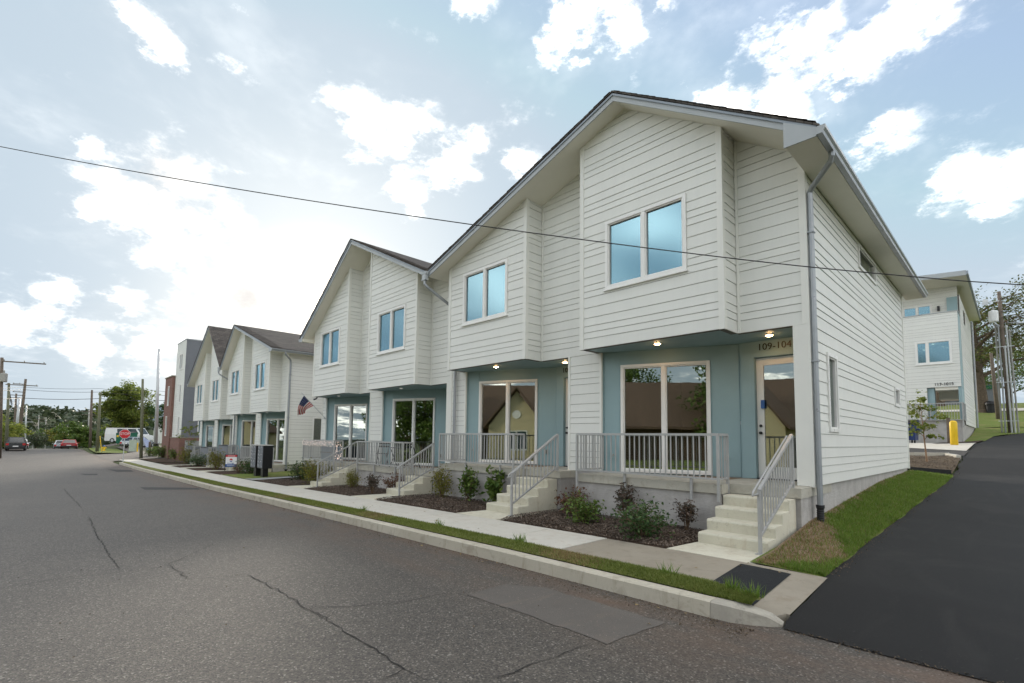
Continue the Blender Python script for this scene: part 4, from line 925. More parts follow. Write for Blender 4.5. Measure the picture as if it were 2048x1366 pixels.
# grass blades and mulch chips near the camera
def blades(name, pts, h0, h1, mat, label, seed, w=.006):
    q = np.random.default_rng(seed); P = np.asarray(pts, float); n = len(P); h = q.uniform(h0, h1, n); a = q.uniform(0, 2*math.pi, n); lean = q.normal(0, .45, (n, 2))*h[:, None]
    dx = np.stack([np.cos(a), np.sin(a), np.zeros(n)], 1)*w; tip = P+np.concatenate([lean, h[:, None]], 1)
    V = np.stack([P-dx, P+dx, tip], 1).reshape(-1, 3); me = bpy.data.meshes.new(name); me.vertices.add(3*n); me.vertices.foreach_set('co', V.ravel()); me.loops.add(3*n); me.loops.foreach_set('vertex_index', np.arange(3*n, dtype=np.int32))
    me.polygons.add(n); me.polygons.foreach_set('loop_start', np.arange(0, 3*n, 3, dtype=np.int32)); me.polygons.foreach_set('loop_total', np.full(n, 3, np.int32)); me.materials.append(MATS[mat]); me.update(calc_edges=True)
    o = bpy.data.objects.new(name, me); C.objects.link(o); tag(o, label, 'grass', kind='stuff'); return o
q = random.Random(3); pts, dry = [], []
for i in range(70000):
    t = q.random()**2.0; x = -2.0-33*t; y = 5.385+.48*q.random()
    if x > -2.6 and y > 5.55+.12*(-2-x)/.6*2: continue
    if math.sin(x*1.7)*math.sin(x*.6+1)+q.random()*.9 > 1.12: dry.append((x, y, verge_z(x, y)-.01))
    else: pts.append((x, y, verge_z(x, y)-.01))
blades('grass', pts, .02, .055, 'blade', 'mown green grass on the verge between kerb and sidewalk', 1); blades('dry_grass', dry, .02, .05, 'blade_dry', 'straw coloured dry grass among the verge turf', 2)
grit, leafl = [], []
for i in range(2600):
    x = -1.9-24*q.random()**1.6; y = 5.19-abs(q.gauss(0, .16)); grit.append((x, y, road(x, y)+.006))
for i in range(1500):
    y = 7.4+16*q.random()**1.3; x = xe(y)+q.gauss(.03, .07); grit.append((x, y, (A(y)+.014) if x > xe(y) else H(x, y)+.02))
for i in range(700): x = -1.7+3.5*q.random(); y = 5.42+q.gauss(0, .06); grit.append((x, y, road(x, 5.4)+.014))
for i in range(260): x, y = -12*q.random()+2, 4.8*q.random()-.5; grit.append((x, y, road(x, y)+.006))
for i in range(46):
    x = -2-16*q.random()**1.4; y = 5.15-abs(q.gauss(0, .25)) if q.random() < .6 else 5.8+1.4*q.random(); leafl.append((x, y, (road(x, y) if y < 5.2 else (G(x) if x < -5 else wz(x, y)))+.018))
o = bpy.data.objects.new('grit', leaves_mesh('grit', grit, .016, 'mulch_tan', 77, 1.0, .8, .6)); C.objects.link(o); tag(o, 'loose grit along the gutter and the edge of the alley', 'grit', kind='stuff')
o = bpy.data.objects.new('fallen_leaves', leaves_mesh('fallen_leaves', leafl, .05, 'blade_dry', 78, 2.5, .55, .4)); C.objects.link(o); tag(o, 'small dry fallen leaves on the gutter and sidewalk', 'leaves', kind='stuff')
tuft = [(x+q.gauss(0, .05), y+q.gauss(0, .03), verge_z(x, y)) for (x, y, n_) in ((-5.75, 5.8, 60), (-8.0, 5.8, 40), (-2.25, 5.62, 60), (-3.1, 5.7, 40), (-2.05, 5.55, 50), (-11, 5.75, 40)) for _ in range(n_)]
blades('grass_tuft', tuft, .06, .16, 'blade_lawn', 'taller grass tufts along the sidewalk edge', 4, .007)
yard = lambda x, y: H(x, y)-.02+.03
yys = lin(7.22, 21.2, 36)
strip('side_yard', [(-2.63 if y > 8.05 else -2.68, y) for y in yys], [(xe(y)+.01+.03*math.sin(y*3.1), y) for y in yys], yard, 'lawn', kind='structure', n=8)
def soil_edge(y): return -2.64+.72*math.exp(-((y-8.5)/1.25)**2)+.10+.05*math.sin(y*4)+.05*math.sin(y*9.7+1)+.03*math.sin(y*23)
dirt_pl = [((-2.64, y), (min(xe(y)-.05, soil_edge(y)), y)) for y in lin(7.3, 20.5, 150)]
strip('bare_soil', [a for a, b in dirt_pl], [b for a, b in dirt_pl], lambda x, y: yard(x, y)+.006, 'dirt', kind='structure', n=4)
pts, dry = [], []
for i in range(42000):
    y = 7.25+13.8*q.random()**1.25; x = -2.6+(xe(y)+2.62)*q.random(); edge_ = soil_edge(y)+q.gauss(0, .07)
    if x < edge_ and q.random() < .88:
        if q.random() < .45: dry.append((x, y, yard(x, y)))
        continue
    (dry if q.random() < .10 else pts).append((x, y, yard(x, y)))
blades('grass', pts, .03, .075, 'blade_lawn', 'green lawn strip between the side wall and the black alley', 5); blades('dry_grass', dry, .02, .06, 'blade_dry', 'dead straw on the bare soil beside the near steps', 6)

def bed(poly, mat, label, chips, seed, chipmat='mulch_chip', hz=None):
    hz = hz or (lambda x, y: G(x)+.025)
    n = len(poly); cx, cy = sum(p[0] for p in poly)/n, sum(p[1] for p in poly)/n; mb = MB(); q = random.Random(seed); rings = 7
    mb.v.append((cx, cy, hz(cx, cy)+.05))
    E = []
    for i in range(n):
        a, b = poly[i], poly[(i+1) % n]; k = max(2, int(math.hypot(b[0]-a[0], b[1]-a[1])/.25)); E += [(a[0]+(b[0]-a[0])*j/k, a[1]+(b[1]-a[1])*j/k) for j in range(k)]
    for r in range(1, rings+1):
        for (x, y) in E:
            t = r/rings; X, Y = cx+(x-cx)*t, cy+(y-cy)*t; mb.v.append((X, Y, hz(X, Y)+(.05*(1-t**3)+q.uniform(-.012, .012) if r < rings else -.02)))
    m = len(E); mb.f = [(0, 1+i, 1+(i+1) % m) for i in range(m)] + [(1+r*m+i, 1+(r+1)*m+i, 1+(r+1)*m+(i+1) % m, 1+r*m+(i+1) % m) for r in range(rings-1) for i in range(m)]; mb.mi = [0]*len(mb.f)
    o = ob('mulch_bed', mb, mat, recalc=True, smooth=True); tag(o, kind='structure')
    if chips:
        xs = [p[0] for p in poly]; ys = [p[1] for p in poly]; P = []
        def inside(x, y):
            c = False
            for i in range(n):
                (x1, y1), (x2, y2) = poly[i], poly[(i+1) % n]
                if (y1 > y) != (y2 > y) and x < (x2-x1)*(y-y1)/(y2-y1)+x1: c = not c
            return c
        while len(P) < chips:
            x, y = q.uniform(min(xs), max(xs)), q.uniform(min(ys), max(ys))
            if inside(x, y):
                t = max(abs(x-cx)/(max(xs)-cx+1e-6), abs(y-cy)/(max(ys)-cy+1e-6)); P.append((x, y, hz(x, y)+.05*(1-t**3)+.004))
        me = leaves_mesh('mulch', P, .036, chipmat, seed, 1.6, .45, .7); c_ = bpy.data.objects.new('mulch', me); C.objects.link(c_); tag(c_, label, 'mulch', kind='stuff')
bed([(-7.75, 7.21), (-3.93, 7.21), (-3.85, 8.0), (-3.83, 9.1), (-7.1, 9.1), (-7.2, 10.0), (-7.85, 10.0), (-7.95, 7.95)], 'mulch', 'dark bark mulch in the bed beside the near steps', 15000, 1)
bed([(-13.15, 7.21), (-9.28, 7.21), (-9.2, 8.0), (-9.18, 9.1), (-12.45, 9.1), (-12.5, 10.0), (-13.1, 10.0), (-13.3, 7.9)], 'mulch', 'dark bark mulch below the 109-103 porch', 10000, 2)
bed([(-18.4, 7.21), (-14.6, 7.21), (-14.5, 8.2), (-14.5, 9.1), (-17.8, 9.1), (-17.9, 10), (-18.4, 10), (-18.6, 7.9)], 'mulch', 'bark mulch below the porch with the bistro chairs', 5000, 3)
bed([(-24.2, 7.3), (-19.95, 7.21), (-19.85, 8.2), (-19.85, 9.1), (-23.1, 9.1), (-23.2, 10), (-24.0, 9.4)], 'mulch', 'bark mulch below the porch with string lights', 4000, 4)
for i, (a, b_) in enumerate(((-33.2, -29.6), (-38.2, -34.6), (-43, -39.6), (-47.8, -44.4))): bed([(a, 7.3), (b_, 7.21), (b_+.1, 9.1), (a+.6, 9.1)], 'mulch', '', 0, 5+i)
bed([(-58.5, 7.6), (-50, 7.4), (-49, 9.5), (-58.5, 9.8)], 'mulch', '', 0, 11)
strip('gap_lawn', [(-29.3, 7.2), (-27.5, 7.2), (-25.4, 7.2)], [(-28.2, 12), (-26.5, 12), (-24.2, 12)], lambda x, y: G(x)+.03+.05*max(0, y-7.5), 'lawn', kind='structure')
strip('gravel_path', [(-25.4, 7.2), (-24.5, 7.2), (-24.2, 7.2)], [(-24.2, 10.5), (-24.0, 10.5), (-23.75, 10.5)], lambda x, y: G(x)+.035+.04*max(0, y-7.5), 'rock_gravel', kind='structure')
mz = lambda x, y: H(x, y)+.02
bed([(-7, 21.65), (-2.72, 21.65), (-1.62, 21.85), (-1.60, 23.6), (-1.62, 25.5), (-1.80, 26.3), (-2.05, 26.85), (-7, 26.85)], 'mulch_tan', 'tan wood chip mulch around the sapling', 9000, 9, 'mulch_chip', mz)
def band_(pl, w, z0, z1, name, mat, **k):
    m = MB()
    for (p, q_) in zip(pl[:-1], pl[1:]):
        d = Vector((q_[0]-p[0], q_[1]-p[1], 0)).normalized(); n_ = Vector((-d.y, d.x, 0))*w
        rg = lambda c: [(c[0], c[1], mz(*c)+z0), (c[0]+n_.x, c[1]+n_.y, mz(*c)+z0), (c[0]+n_.x, c[1]+n_.y, mz(*c)+z1), (c[0], c[1], mz(*c)+z1)]
        m.prism(rg(p), rg(q_))
    return ob(name, m, mat, **k)
band_([(-7, 26.87), (-4.5, 26.87), (-2.05, 26.87)], .15, -.2, .10, 'lot_kerb', 'concrete', kind='structure'); band_([(-2.04, 26.87), (-1.82, 26.35), (-1.60, 25.6)], -.15, -.2, .07, 'lot_kerb', 'concrete', kind='structure')
band_([(-7, 21.56), (-4, 21.56), (-2.7, 21.56), (-1.62, 21.76)], .06, -.2, .10, 'landscape_edging', 'black_plastic', label='black plastic edging strip in front of the sapling bed', cat='edging')
# shrubs, read from the photograph: base u, v, height in px, kind, width factor, label
SH = [(1146, 1008, 52, 'red', 1.0, 'small reddish shrub against the porch base nearest the 109-103 steps'), (1168, 1048, 62, 'green', 1.0, 'green loose shrub at the sidewalk edge of the near bed beside the 109-103 steps'),
      (1250, 1025, 74, 'mauve', .9, 'sparse mauve twiggy shrub under the middle rail bracket of the near porch'), (1282, 1073, 70, 'dark', 1.05, 'dense dark green shrub in the middle of the near bed'), (1374, 1058, 66, 'mauve', 1.15, 'twiggy brownish shrub beside the near concrete steps'),
      (884, 996, 62, 'yellow', .75, 'bushy yellow-green shrub beside the steps in the 109-103 bed'), (937, 1000, 70, 'upright', .95, 'upright light green shrub in the middle of the 109-103 bed'), (990, 1003, 72, 'big', 1.0, 'upright shrub with large round dark leaves under the 109-103 porch'), (1012, 1003, 22, 'green', 1.0, 'tiny low green plant between the round-leaved shrub and the 109-103 steps'),
      (704, 976, 36, 'yellow', .9, 'low yellow-green shrub beside the second porch stairs of the string light house'), (744, 986, 42, 'mauve', 1.2, 'mauve-green shrub in the middle of the bistro porch bed'), (788, 981, 40, 'red', 1.0, 'round burgundy shrub in the bistro porch bed'),
      (628, 968, 48, 'yellow', 1.0, 'large yellow-green shrub below the string light porch'), (657, 964, 42, 'sparse', .9, 'sparse twiggy shrub beside the lowest step of the string light porch'), (604, 958, 36, 'dark', .9, 'dark shrub at the gravel path corner'),
      (500, 948, 30, 'dark', 1.1, 'white-flowered dark shrub beside the mailbox cluster'), (478, 946, 24, 'red', .9, 'reddish low shrub between the flowering shrub and the mailbox cluster'), (432, 939, 38, 'yellow', 1.1, 'golden-green shrub left of the real estate sign'), (398, 932, 22, 'dark', 1.3, 'low dark spreading shrub below the grey privacy panels'),
      (376, 927, 34, 'yellow', 1.1, 'golden shrub at the end of the porch with grey panels'), (349, 918, 22, 'green', 1.1, 'round green shrub at the foot of the brick corner'), (327, 915, 26, 'green', 1.3, 'broad green shrub before the brick wall'), (307, 912, 22, 'green', 1.3, 'light green low shrub at the sidewalk corner by the wooden pole')]
HK = {'green': .62, 'dark': .60, 'yellow': .85, 'red': .55, 'mauve': .62, 'upright': .85, 'big': .9, 'sparse': .9}
for i, (u, v, hp, kd, wf, lb) in enumerate(SH):
    p = ground_at(u, v, .04); h = 1.04*hp*(p.dot(fw))/FPX
    if p.y > 8.78 and p.x > -48: k_ = 8.78/p.y; p = Vector((p.x*k_, 8.78, G(p.x*k_)+.04))
    bush(kd, p, h/HK[kd], i*1.7, lb, sz=wf)
p = ground_at(500, 948, .04); fl = [(p.x+rnd.gauss(0, .25), p.y+rnd.gauss(0, .25), p.z+.3+rnd.uniform(0, .4)) for _ in range(26)]
o = bpy.data.objects.new('blossom', leaves_mesh('blossom', fl, .08, 'flower', 1)); C.objects.link(o); tag(o, 'white blossoms on the dark shrub beside the mailboxes', 'flowers', kind='stuff')

# ------------------------------------------------------------------ street furniture and small things
def local_empty(name, loc, rz, label, cat, group=None):
    e = bpy.data.objects.new(name, None); C.objects.link(e); e.location = loc; e.rotation_euler = (0, 0, rz); e.empty_display_size = .2; return tag(e, label, cat, group)
# cluster mailboxes
def mailbox(x, y, label):
    g = G(x)+.012; T = local_empty('cluster_mailbox', (x, y, g), 0, label, 'mailbox', 'cluster mailboxes by the sidewalk')
    m = MB(); m.box(-.39, .39, 0, .44, .46, 1.56); ob('cabinet', m, 'black_metal', T)
    m = MB(); m.prism([(-.41, -.02, 1.562), (.41, -.02, 1.562), (.41, .46, 1.562), (-.41, .46, 1.562)], [(-.38, .01, 1.61), (.38, .01, 1.61), (.38, .43, 1.61), (-.38, .43, 1.61)]); ob('cap', m, 'conduit', T)
    m = MB(); m.box(-.16, .16, .10, .34, .02, .458); m.box(-.30, .30, .0, .44, -.03, .02); ob('pedestal', m, 'black_metal', T)
    for c in range(2):
        for r in range(6 if c == 0 else 3):
            hh = .165 if c == 0 else .34; z0 = .50+r*(hh+.008); x0 = -.36+c*.37; m = MB(); m.box(x0, x0+.345, -.016, -.001, z0, z0+hh); d = ob('mail_door', m, 'grey_side', T)
            m = MB(); m.box(x0+.10, x0+.16, -.020, -.017, z0+hh-.06, z0+hh-.025); ob('number_plate', m, 'white', d)
            m = MB(); m.box(x0+.27, x0+.30, -.026, -.017, z0+.05, z0+.085); ob('lock', m, 'steel', d)
mailbox(-25.7, 7.95, 'black cluster mailbox beside the gap lawn, standing before its twin'); mailbox(-26.75, 7.95, 'black cluster mailbox half hidden behind its twin beside the shrubs')
# real estate sign
p = ground_at(449, 946); T = local_empty('real_estate_sign', p, R(62), 'red, white and blue real estate sign on a thin black frame in the bed', 'sign')
m = MB(); m.box(-.012, .012, -.012, .012, -.1, 1.05); m.box(.012, .60, -.010, .010, 1.02, 1.04); m.box(.0125, .60, -.010, .010, .33, .35); m.box(.60, .62, -.010, .010, .33, 1.04); ob('frame', m, 'black_metal', T)
for nm, mt, z0, z1 in (('top_band', 'sign_red', .90, 1.015), ('panel', 'white', .50, .899), ('bottom_band', 'sign_blue', .355, .499)):
    m = MB(); m.box(.025, .59, -.016, .016, z0, z1); ob(nm, m, mt, T)
def balloon(m, z0, z1, cx, cz, r, d):
    pts = [(cx+r*math.cos(a), cz+r*1.1*math.sin(a)) for a in lin(0, 2*math.pi*.96, 25)]; q = band(pts, z0, z1)
    if q: m.prism([(x, -d, z) for x, z in q], [(x, -d-.003, z) for x, z in q])
for mt, a, b in (('sign_red', .72, .82), ('white', .68, .72), ('sign_blue', .60, .68)):
    m = MB(); balloon(m, a, b, .30, .72, .085, .016); ob('balloon', m, mt, T)
for z in (.53, .555, .40, .44): m = MB(); m.box(.10, .50 if z < .5 else .46, -.0185, -.0165, z, z+.014); ob('print_line', m, 'sign_blue' if z > .5 else 'white', T)
m = MB(); m.box(.12, .50, -.0185, -.0165, .945, .97); ob('print_line', m, 'white', T)
# stop sign
p = Vector((-53.0, 5.55, G(-53))); T = local_empty('stop_sign', p, R(90-12), 'red octagonal stop sign on a grey post at the kerb corner', 'sign')
m = MB(); m.box(-.03, .03, .02, .06, -.3, 2.75); ob('post', m, 'steel', T)
def octa(r, y0, y1): 
    m = MB(); a = [(r*math.cos(R(22.5+45*k))/math.cos(R(22.5)), r*math.sin(R(22.5+45*k))/math.cos(R(22.5))) for k in range(8)]; m.prism([(x, y0, 2.35+z) for x, z in a], [(x, y1, 2.35+z) for x, z in a]); return m
ob('border', octa(.375, .016, -.002), 'white', T); pl = ob('plate', octa(.352, .010, -.008), 'sign_red', T)
cu = Frame((0, 0, 0), (1, 0, 0), (0, -1, 0)); text_mb('STOP', .30, .004, cu, 0, 2.36, .011, 'white', 'lettering', pl, spacing=1.0, sx=.88)
# flag on the pier of the second house
b_, t_ = ptY(650, 836, 9.95), ptY(604, 786.5, 8.9); T = empty('porch_flag', b_, 'American flag on a slanted pole at the string light house', 'flag')
m = MB(); m.tube([b_, t_], .014, 8); m.tube([b_+Vector((0, .03, -.05)), b_+Vector((0, -.05, .02))], .03, 8); ob('pole', m, 'steel', T); m = MB(); m.lathe(t_, [(.012, -.01), (.03, .01), (.03, .03), (.01, .05)], 10); ob('finial', m, 'white', T)
h0, h1 = t_.lerp(b_, .09), t_.lerp(b_, .50); f0, f1 = ptY(595, 831, 8.95), ptY(611.5, 826.5, 9.35)
def fl_(s, t):     # s along hoist, t along fly
    c = (h0.lerp(h1, s)).lerp(f0.lerp(f1, s), t); c += Vector((.05, -.12, .0))*math.sin(math.pi*t)*1.2 + Vector((.0, .05, .0))*math.sin(s*9+t*3)*t + Vector((-.04, 0, -.06))*math.sin(math.pi*t)*(1-s); return c
for k in range(13):
    m = MB(); t0 = .4 if k < 7 else 0; ts = lin(t0, 1, 9)
    for j in range(8): m.quad(fl_(k/13, ts[j]), fl_((k+1)/13, ts[j]), fl_((k+1)/13, ts[j+1]), fl_(k/13, ts[j+1]))
    ob('stripe', m, 'flag_red' if k % 2 == 0 else 'flag_white', T)
m = MB(); ts = lin(0, .4, 5); ss = lin(0, 7/13, 6)
for i in range(5):
    for j in range(4): m.quad(fl_(ss[i], ts[j]), fl_(ss[i+1], ts[j]), fl_(ss[i+1], ts[j+1]), fl_(ss[i], ts[j+1]))
cn = ob('canton', m, 'flag_blue', T); m = MB()
for i in range(6):
    for j in range(5):
        c = fl_((.4+i)*7/13/6.0, (.5+j)*.4/5); o_ = Vector((.012, -.014, 0)); m.add([c+o_+Vector((a*.018, 0, b*.018)) for a, b in ((-1, 0), (0, -1), (1, 0), (0, 1))], [(0, 1, 2, 3)])
ob('stars', m, 'flag_white', cn, kind='stuff')
# string lights along the guard of the last porch of the second house
xa, xb = -18.6-4.50, -18.6-1.25; fz = -1.08; T = empty('string_lights', (xa, 8.95, fz+.9), 'warm string lights looped along the porch railing', 'string lights')
m, m2 = MB(), MB(); pp = []
for i in range(220):
    t = i/219; x = xa+(xb-xa)*t; pp.append((x, 8.945+.01*math.sin(i*1.9), fz+.80+.09*math.sin(i*.9)+.03*math.sin(i*2.3)))
m.tube(pp, .004, 4); ob('wire', m, 'white', T)
for i in range(0, 220, 3):
    c = pp[i]; m2.lathe((c[0], c[1]-.012, c[2]-.03), [(.006, 0), (.013, .012), (.006, .026)], 6)
for i in range(70):
    a = rnd.uniform(0, 1); m2.lathe((xb-.0+.02, 9.0+.3*a, fz+.86-.75*rnd.random()), [(.006, 0), (.013, .012), (.006, .026)], 6)
ob('bulbs', m2, 'fairy', T, kind='stuff')
# bistro set on the other porch of the second house
def chair(x, y, rz, label):
    T = local_empty('bistro_chair', (x, y, -1.08), rz, label, 'chair', 'black folding bistro chairs on the porch')
    for s in (-1, 1):
        m = MB(); m.bar((s*.19, -.22, .0), (s*.19, .24, .90), .02, .025); ob('leg', m, 'black_metal', T); m = MB(); m.bar((s*.17, .24, .0), (s*.17, -.20, .46), .02, .025); ob('leg', m, 'black_metal', T)
    for k in range(5): m = MB(); m.box(-.2, .2, -.20+k*.075, -.14+k*.075, .455, .475); ob('seat_slat', m, 'black_plastic', T)
    for z in (.74, .85): m = MB(); m.box(-.21, .21, .175+(z-.74)*.5, .195+(z-.74)*.5, z-.035, z+.035); ob('back_slat', m, 'black_plastic', T)
chair(-17.0, 9.62, R(-105), 'black folding bistro chair on the porch nearest the string lights'); chair(-15.15, 9.75, R(100), 'black folding bistro chair on the porch beside the blue wall')
T = local_empty('bistro_table', (-16.05, 9.70, -1.08), .3, 'small round black folding table between the bistro chairs', 'table')
m = MB(); m.lathe((0, 0, .70), [(.30, 0), (.30, .015), (.29, .02)], 22); ob('top', m, 'black_metal', T)
for s in (-1, 1): m = MB(); m.bar((s*.2, -.22, 0), (-s*.2, -.18, .70), .018, .02); ob('leg', m, 'black_metal', T); m = MB(); m.bar((s*.2, .22, 0), (-s*.2, .18, .70), .018, .02); ob('leg', m, 'black_metal', T)
m = MB(); m.box(-22.3, -21.2, 9.5, 9.98, -1.078, -.50); T = ob('deck_box', m, 'house_blue', label='grey-blue storage box behind the string light railing', cat='box'); m = MB(); m.box(-22.33, -21.17, 9.47, 9.985, -.498, -.45); ob('lid', m, 'house_blue', T); 
m = MB(); m.box(-22.34, -21.16, 9.463, 9.468, -.72, -.68); ob('strap', m, 'wood_pole', T)
# security camera under the bay
c = ptY(634, 796, 9.5); m = MB(); m.tube([c+Vector((0, 0, .07)), c+Vector((0, 0, .0)), c+Vector((-.02, -.05, -.05)), c+Vector((-.05, -.14, -.08))], [.03, .03, .035, .035], 8); ob('security_camera', m, 'black_plastic', label='small black security camera under the far bay corner of the flag house', cat='camera')

# overhead cable crossing in front
P_ = []
for (u, v, D_) in ((-420, 205, 10.5), (0, 293, 9.2), (450, 374, 8.2), (950, 450, 7.4), (1475, 518, 6.9), (1845, 555, 6.7), (2048, 570, 6.6), (2500, 600, 6.4)): P_.append(ptD(u, v, D_))
m = MB(); Q = []
for i in range(len(P_)-1):
    p0, p1, p2, p3 = P_[max(0, i-1)], P_[i], P_[i+1], P_[min(len(P_)-1, i+2)]
    for j in range(8):
        t = j/8; Q.append(.5*((2*p1)+(p2-p0)*t+(2*p0-5*p1+4*p2-p3)*t*t+(-p0+3*p1-3*p2+p3)*t**3))
Q.append(P_[-1]); m.tube(Q, .0075, 6); ob('overhead_cable', m, 'wire', label='single black service cable sagging across the whole street front', cat='cable', smooth=True)

# utility poles
def pole(base, top, r, mat, label, arms=(), extra=None, group='utility poles down the street', deep=1.0):
    base, top = Vector(base), Vector(top); T = empty('utility_pole', base, label, 'utility pole', group)
    m = MB(); d = (top-base).normalized(); m.tube([base-d*deep, base.lerp(top, .5), top], [r*.95, r*.8, r*.6], 10); ob('shaft', m, mat, T, smooth=True)
    for (zf, L, side, yaw) in arms:
        c = base.lerp(top, zf); dv = Vector((math.cos(yaw), math.sin(yaw), 0)); m = MB(); m.bar(c-dv*L*(.5-side*.5)+Vector((.12, 0, 0)), c+dv*L*(.5+side*.5)+Vector((.12, 0, 0)), .09, .11); a = ob('crossarm', m, 'wood_pole' if mat != 'steel' else mat, T)
        for e in (-.45, 0, .45):
            q = c+dv*L*(e+side*.5)+Vector((.12, 0, .06)); m = MB(); m.lathe(q, [(.02, 0), (.05, .05), (.03, .08), (.05, .11), (.02, .15)], 8); ob('insulator', m, 'conduit', a)
    return T
def can(T, c, r, h, mat='conduit'):
    m = MB(); m.lathe(c, [(r*.85, 0), (r, .05), (r, h-.05), (r*.9, h), (r*.3, h+.05)], 14); tr = ob('transformer', m, mat, T, smooth=False); m = MB(); m.lathe(Vector(c)+Vector((0, 0, h+.04)), [(.04, 0), (.07, .08), (.04, .12), (.06, .2), (.02, .28)], 8); ob('bushing', m, 'conduit', tr)
AX = R(78)
pole(ptD(282, 915, 49), ptD(285.5, 758, 49), .16, 'wood_green', 'greenish treated wooden pole behind the stop sign')
pole(ptD(311, 903, 56), ptD(318, 697, 56), .20, 'steel', 'tall pale steel pole beside the brick building')
m = MB(); b_ = ptD(311, 903, 56); m.tube([b_-Vector((0, 0, .1)), b_+Vector((0, 0, .9))], .27, 10); ob('pole_sleeve', m, 'black_plastic', label='dark sleeve around the foot of the steel pole', cat='pole sleeve')
pole(ptD(194, 901, 62), ptD(201, 785, 62), .19, 'wood_green', 'stout grey-green pole beside the yellow guard')
pole(ptD(180, 896, 72), ptD(184, 780, 72), .20, 'wood_pole', 'dark brown pole at the edge of the hedge')
T = pole(ptD(-2, 905, 48), ptD(4, 715, 48), .20, 'wood_pole', 'large dark pole with a grey transformer at the far kerb', ((.96, 3.2, 1.0, AX),))
can(T, ptD(7, 762, 48)-Vector((0, 0, .1)), .27, .85)
pole(ptD(12, 897, 66), ptD(18, 766, 66), .20, 'wood_green', 'greenish pole with one long crossarm behind the black car', ((.975, 3.2, .8, AX),))
T = pole(ptD(36, 890, 80), ptD(51.5, 758, 80), .26, 'wood_pole', 'leaning brown pole on the far side of the hill', ((.92, 1.6, -.8, AX), (.80, 1.5, -.8, AX), (.75, 2.0, -.8, AX)), deep=6)
pole(ptD(27, 890, 100), ptD(32.5, 787, 100), .24, 'wood_pole', 'brown pole with two crossarms beyond the crest', ((.92, 2.4, 0, AX), (.70, 2.4, 0, AX)), deep=8)
pole(ptD(30, 888, 92), ptD(39, 797, 92), .24, 'steel', 'pale leaning steel pole by the parked black car', deep=6)
pole(ptD(50, 885, 130), ptD(53, 810, 130), .22, 'steel', 'pale pole with crossarms among the far wires', ((.9, 3, 0, AX), (.55, 3, 0, AX)), deep=14)
for i, (ub, vb, ut, vt, D_) in enumerate(((90, 892, 92, 835, 170), (75, 890, 78, 830, 200), (123, 886, 125, 850, 210), (176, 884, 178, 820, 130), (65, 892, 66, 868, 160))):
    pole(ptD(ub, vb, D_), ptD(ut, vt, D_), .2, 'conduit', 'distant pale pole with crossarms standing against the wooded hill', ((.95, 3, 0, AX), (.85, 3, 0, AX)), group='far poles before the hill', deep=14)
def cable(pts, r, label, sag=.0):
    m = MB(); Q = []
    for i in range(len(pts)-1):
        a, b = Vector(pts[i]), Vector(pts[i+1])
        for j in range(10): t = j/10; Q.append(a.lerp(b, t)-Vector((0, 0, sag*4*t*(1-t))))
    Q.append(Vector(pts[-1])); m.tube(Q, r, 5); ob('overhead_cable', m, 'wire', label=label, cat='cable', group='overhead cables')
for i, (v0, v1, v2, r_) in enumerate(((774, 777, 792, .02), (779, 784, 800, .025), (796, 797, 800, .035))):
    cable([ptD(-60, v0-1, 50), ptD(45, v0, 66), ptD(200, v1, 66), ptD(300, v2-12 if i < 2 else v2, 66), ptD(480, v2, 60)], r_, 'thin black utility cable strung across the street to the steel pole', .15)
for k in range(4): cable([ptD(18, 770+4*k, 66), ptD(30, 800+3*k, 100), ptD(52, 825+2*k, 130), ptD(77, 845+2*k, 200)], .03, 'thin black cable running down the row of far poles', 1.2)
# hydrant, pole guard, stake, banner
p = Vector((-83.5, 6.7, G(-83.5)+.05)); T = local_empty('fire_hydrant', p, 0, 'yellow fire hydrant with blue bonnet on the corner grass', 'hydrant')
m = MB(); m.lathe((0, 0, 0), [(.19, 0), (.19, .05), (.13, .06), (.13, .5), (.17, .52), (.17, .56)], 12); m.tube([(0, -.24, .38), (0, .24, .38)], .075, 8); ob('barrel', m, 'yellow', T); m = MB(); m.lathe((0, 0, .561), [(.15, 0), (.13, .09), (.07, .16), (.03, .2)], 12); ob('bonnet', m, 'sign_blue', T)
b_ = ptD(203, 903, 62); m = MB(); m.tube([b_, ptD(200, 872, 62)], .045, 8); ob('guy_wire_guard', m, 'yellow', label='yellow plastic guy wire guard beside the stout pole', cat='guy guard')
b_ = ptD(298, 913, 55); m = MB(); m.box(b_.x-.1, b_.x+.1, b_.y-.1, b_.y+.1, b_.z-.2, b_.z+1.6); m.prism([(b_.x-.1, b_.y-.1, b_.z+1.6), (b_.x+.1, b_.y-.1, b_.z+1.6), (b_.x+.1, b_.y+.1, b_.z+1.6), (b_.x-.1, b_.y+.1, b_.z+1.6)], [(b_.x-.02, b_.y-.02, b_.z+1.68), (b_.x+.02, b_.y-.02, b_.z+1.68), (b_.x+.02, b_.y+.02, b_.z+1.68), (b_.x-.02, b_.y+.02, b_.z+1.68)]); ob('wooden_post', m, 'wood_pole', label='short weathered wooden post beside the blue banner', cat='post')
T = empty('feather_banner', ptD(294, 905, 58), 'pale blue feather banner leaning beside the wooden post', 'banner'); a, b_ = ptD(285, 873, 58), ptD(295, 904, 58)
m = MB(); m.tube([a, a.lerp(b_, .5)+Vector((0, .1, .1)), b_-Vector((0, 0, .3))], .02, 6); ob('pole', m, 'steel', T); m = MB(); w_ = Vector((.15, .55, 0)); m.prism([a, a.lerp(b_, .3)+w_, a.lerp(b_, .8)+w_*.7, b_, a.lerp(b_, .5)], [x_+Vector((.02, -.01, 0)) for x_ in (a, a.lerp(b_, .3)+w_, a.lerp(b_, .8)+w_*.7, b_, a.lerp(b_, .5))]); ob('cloth', m, 'banner', T)
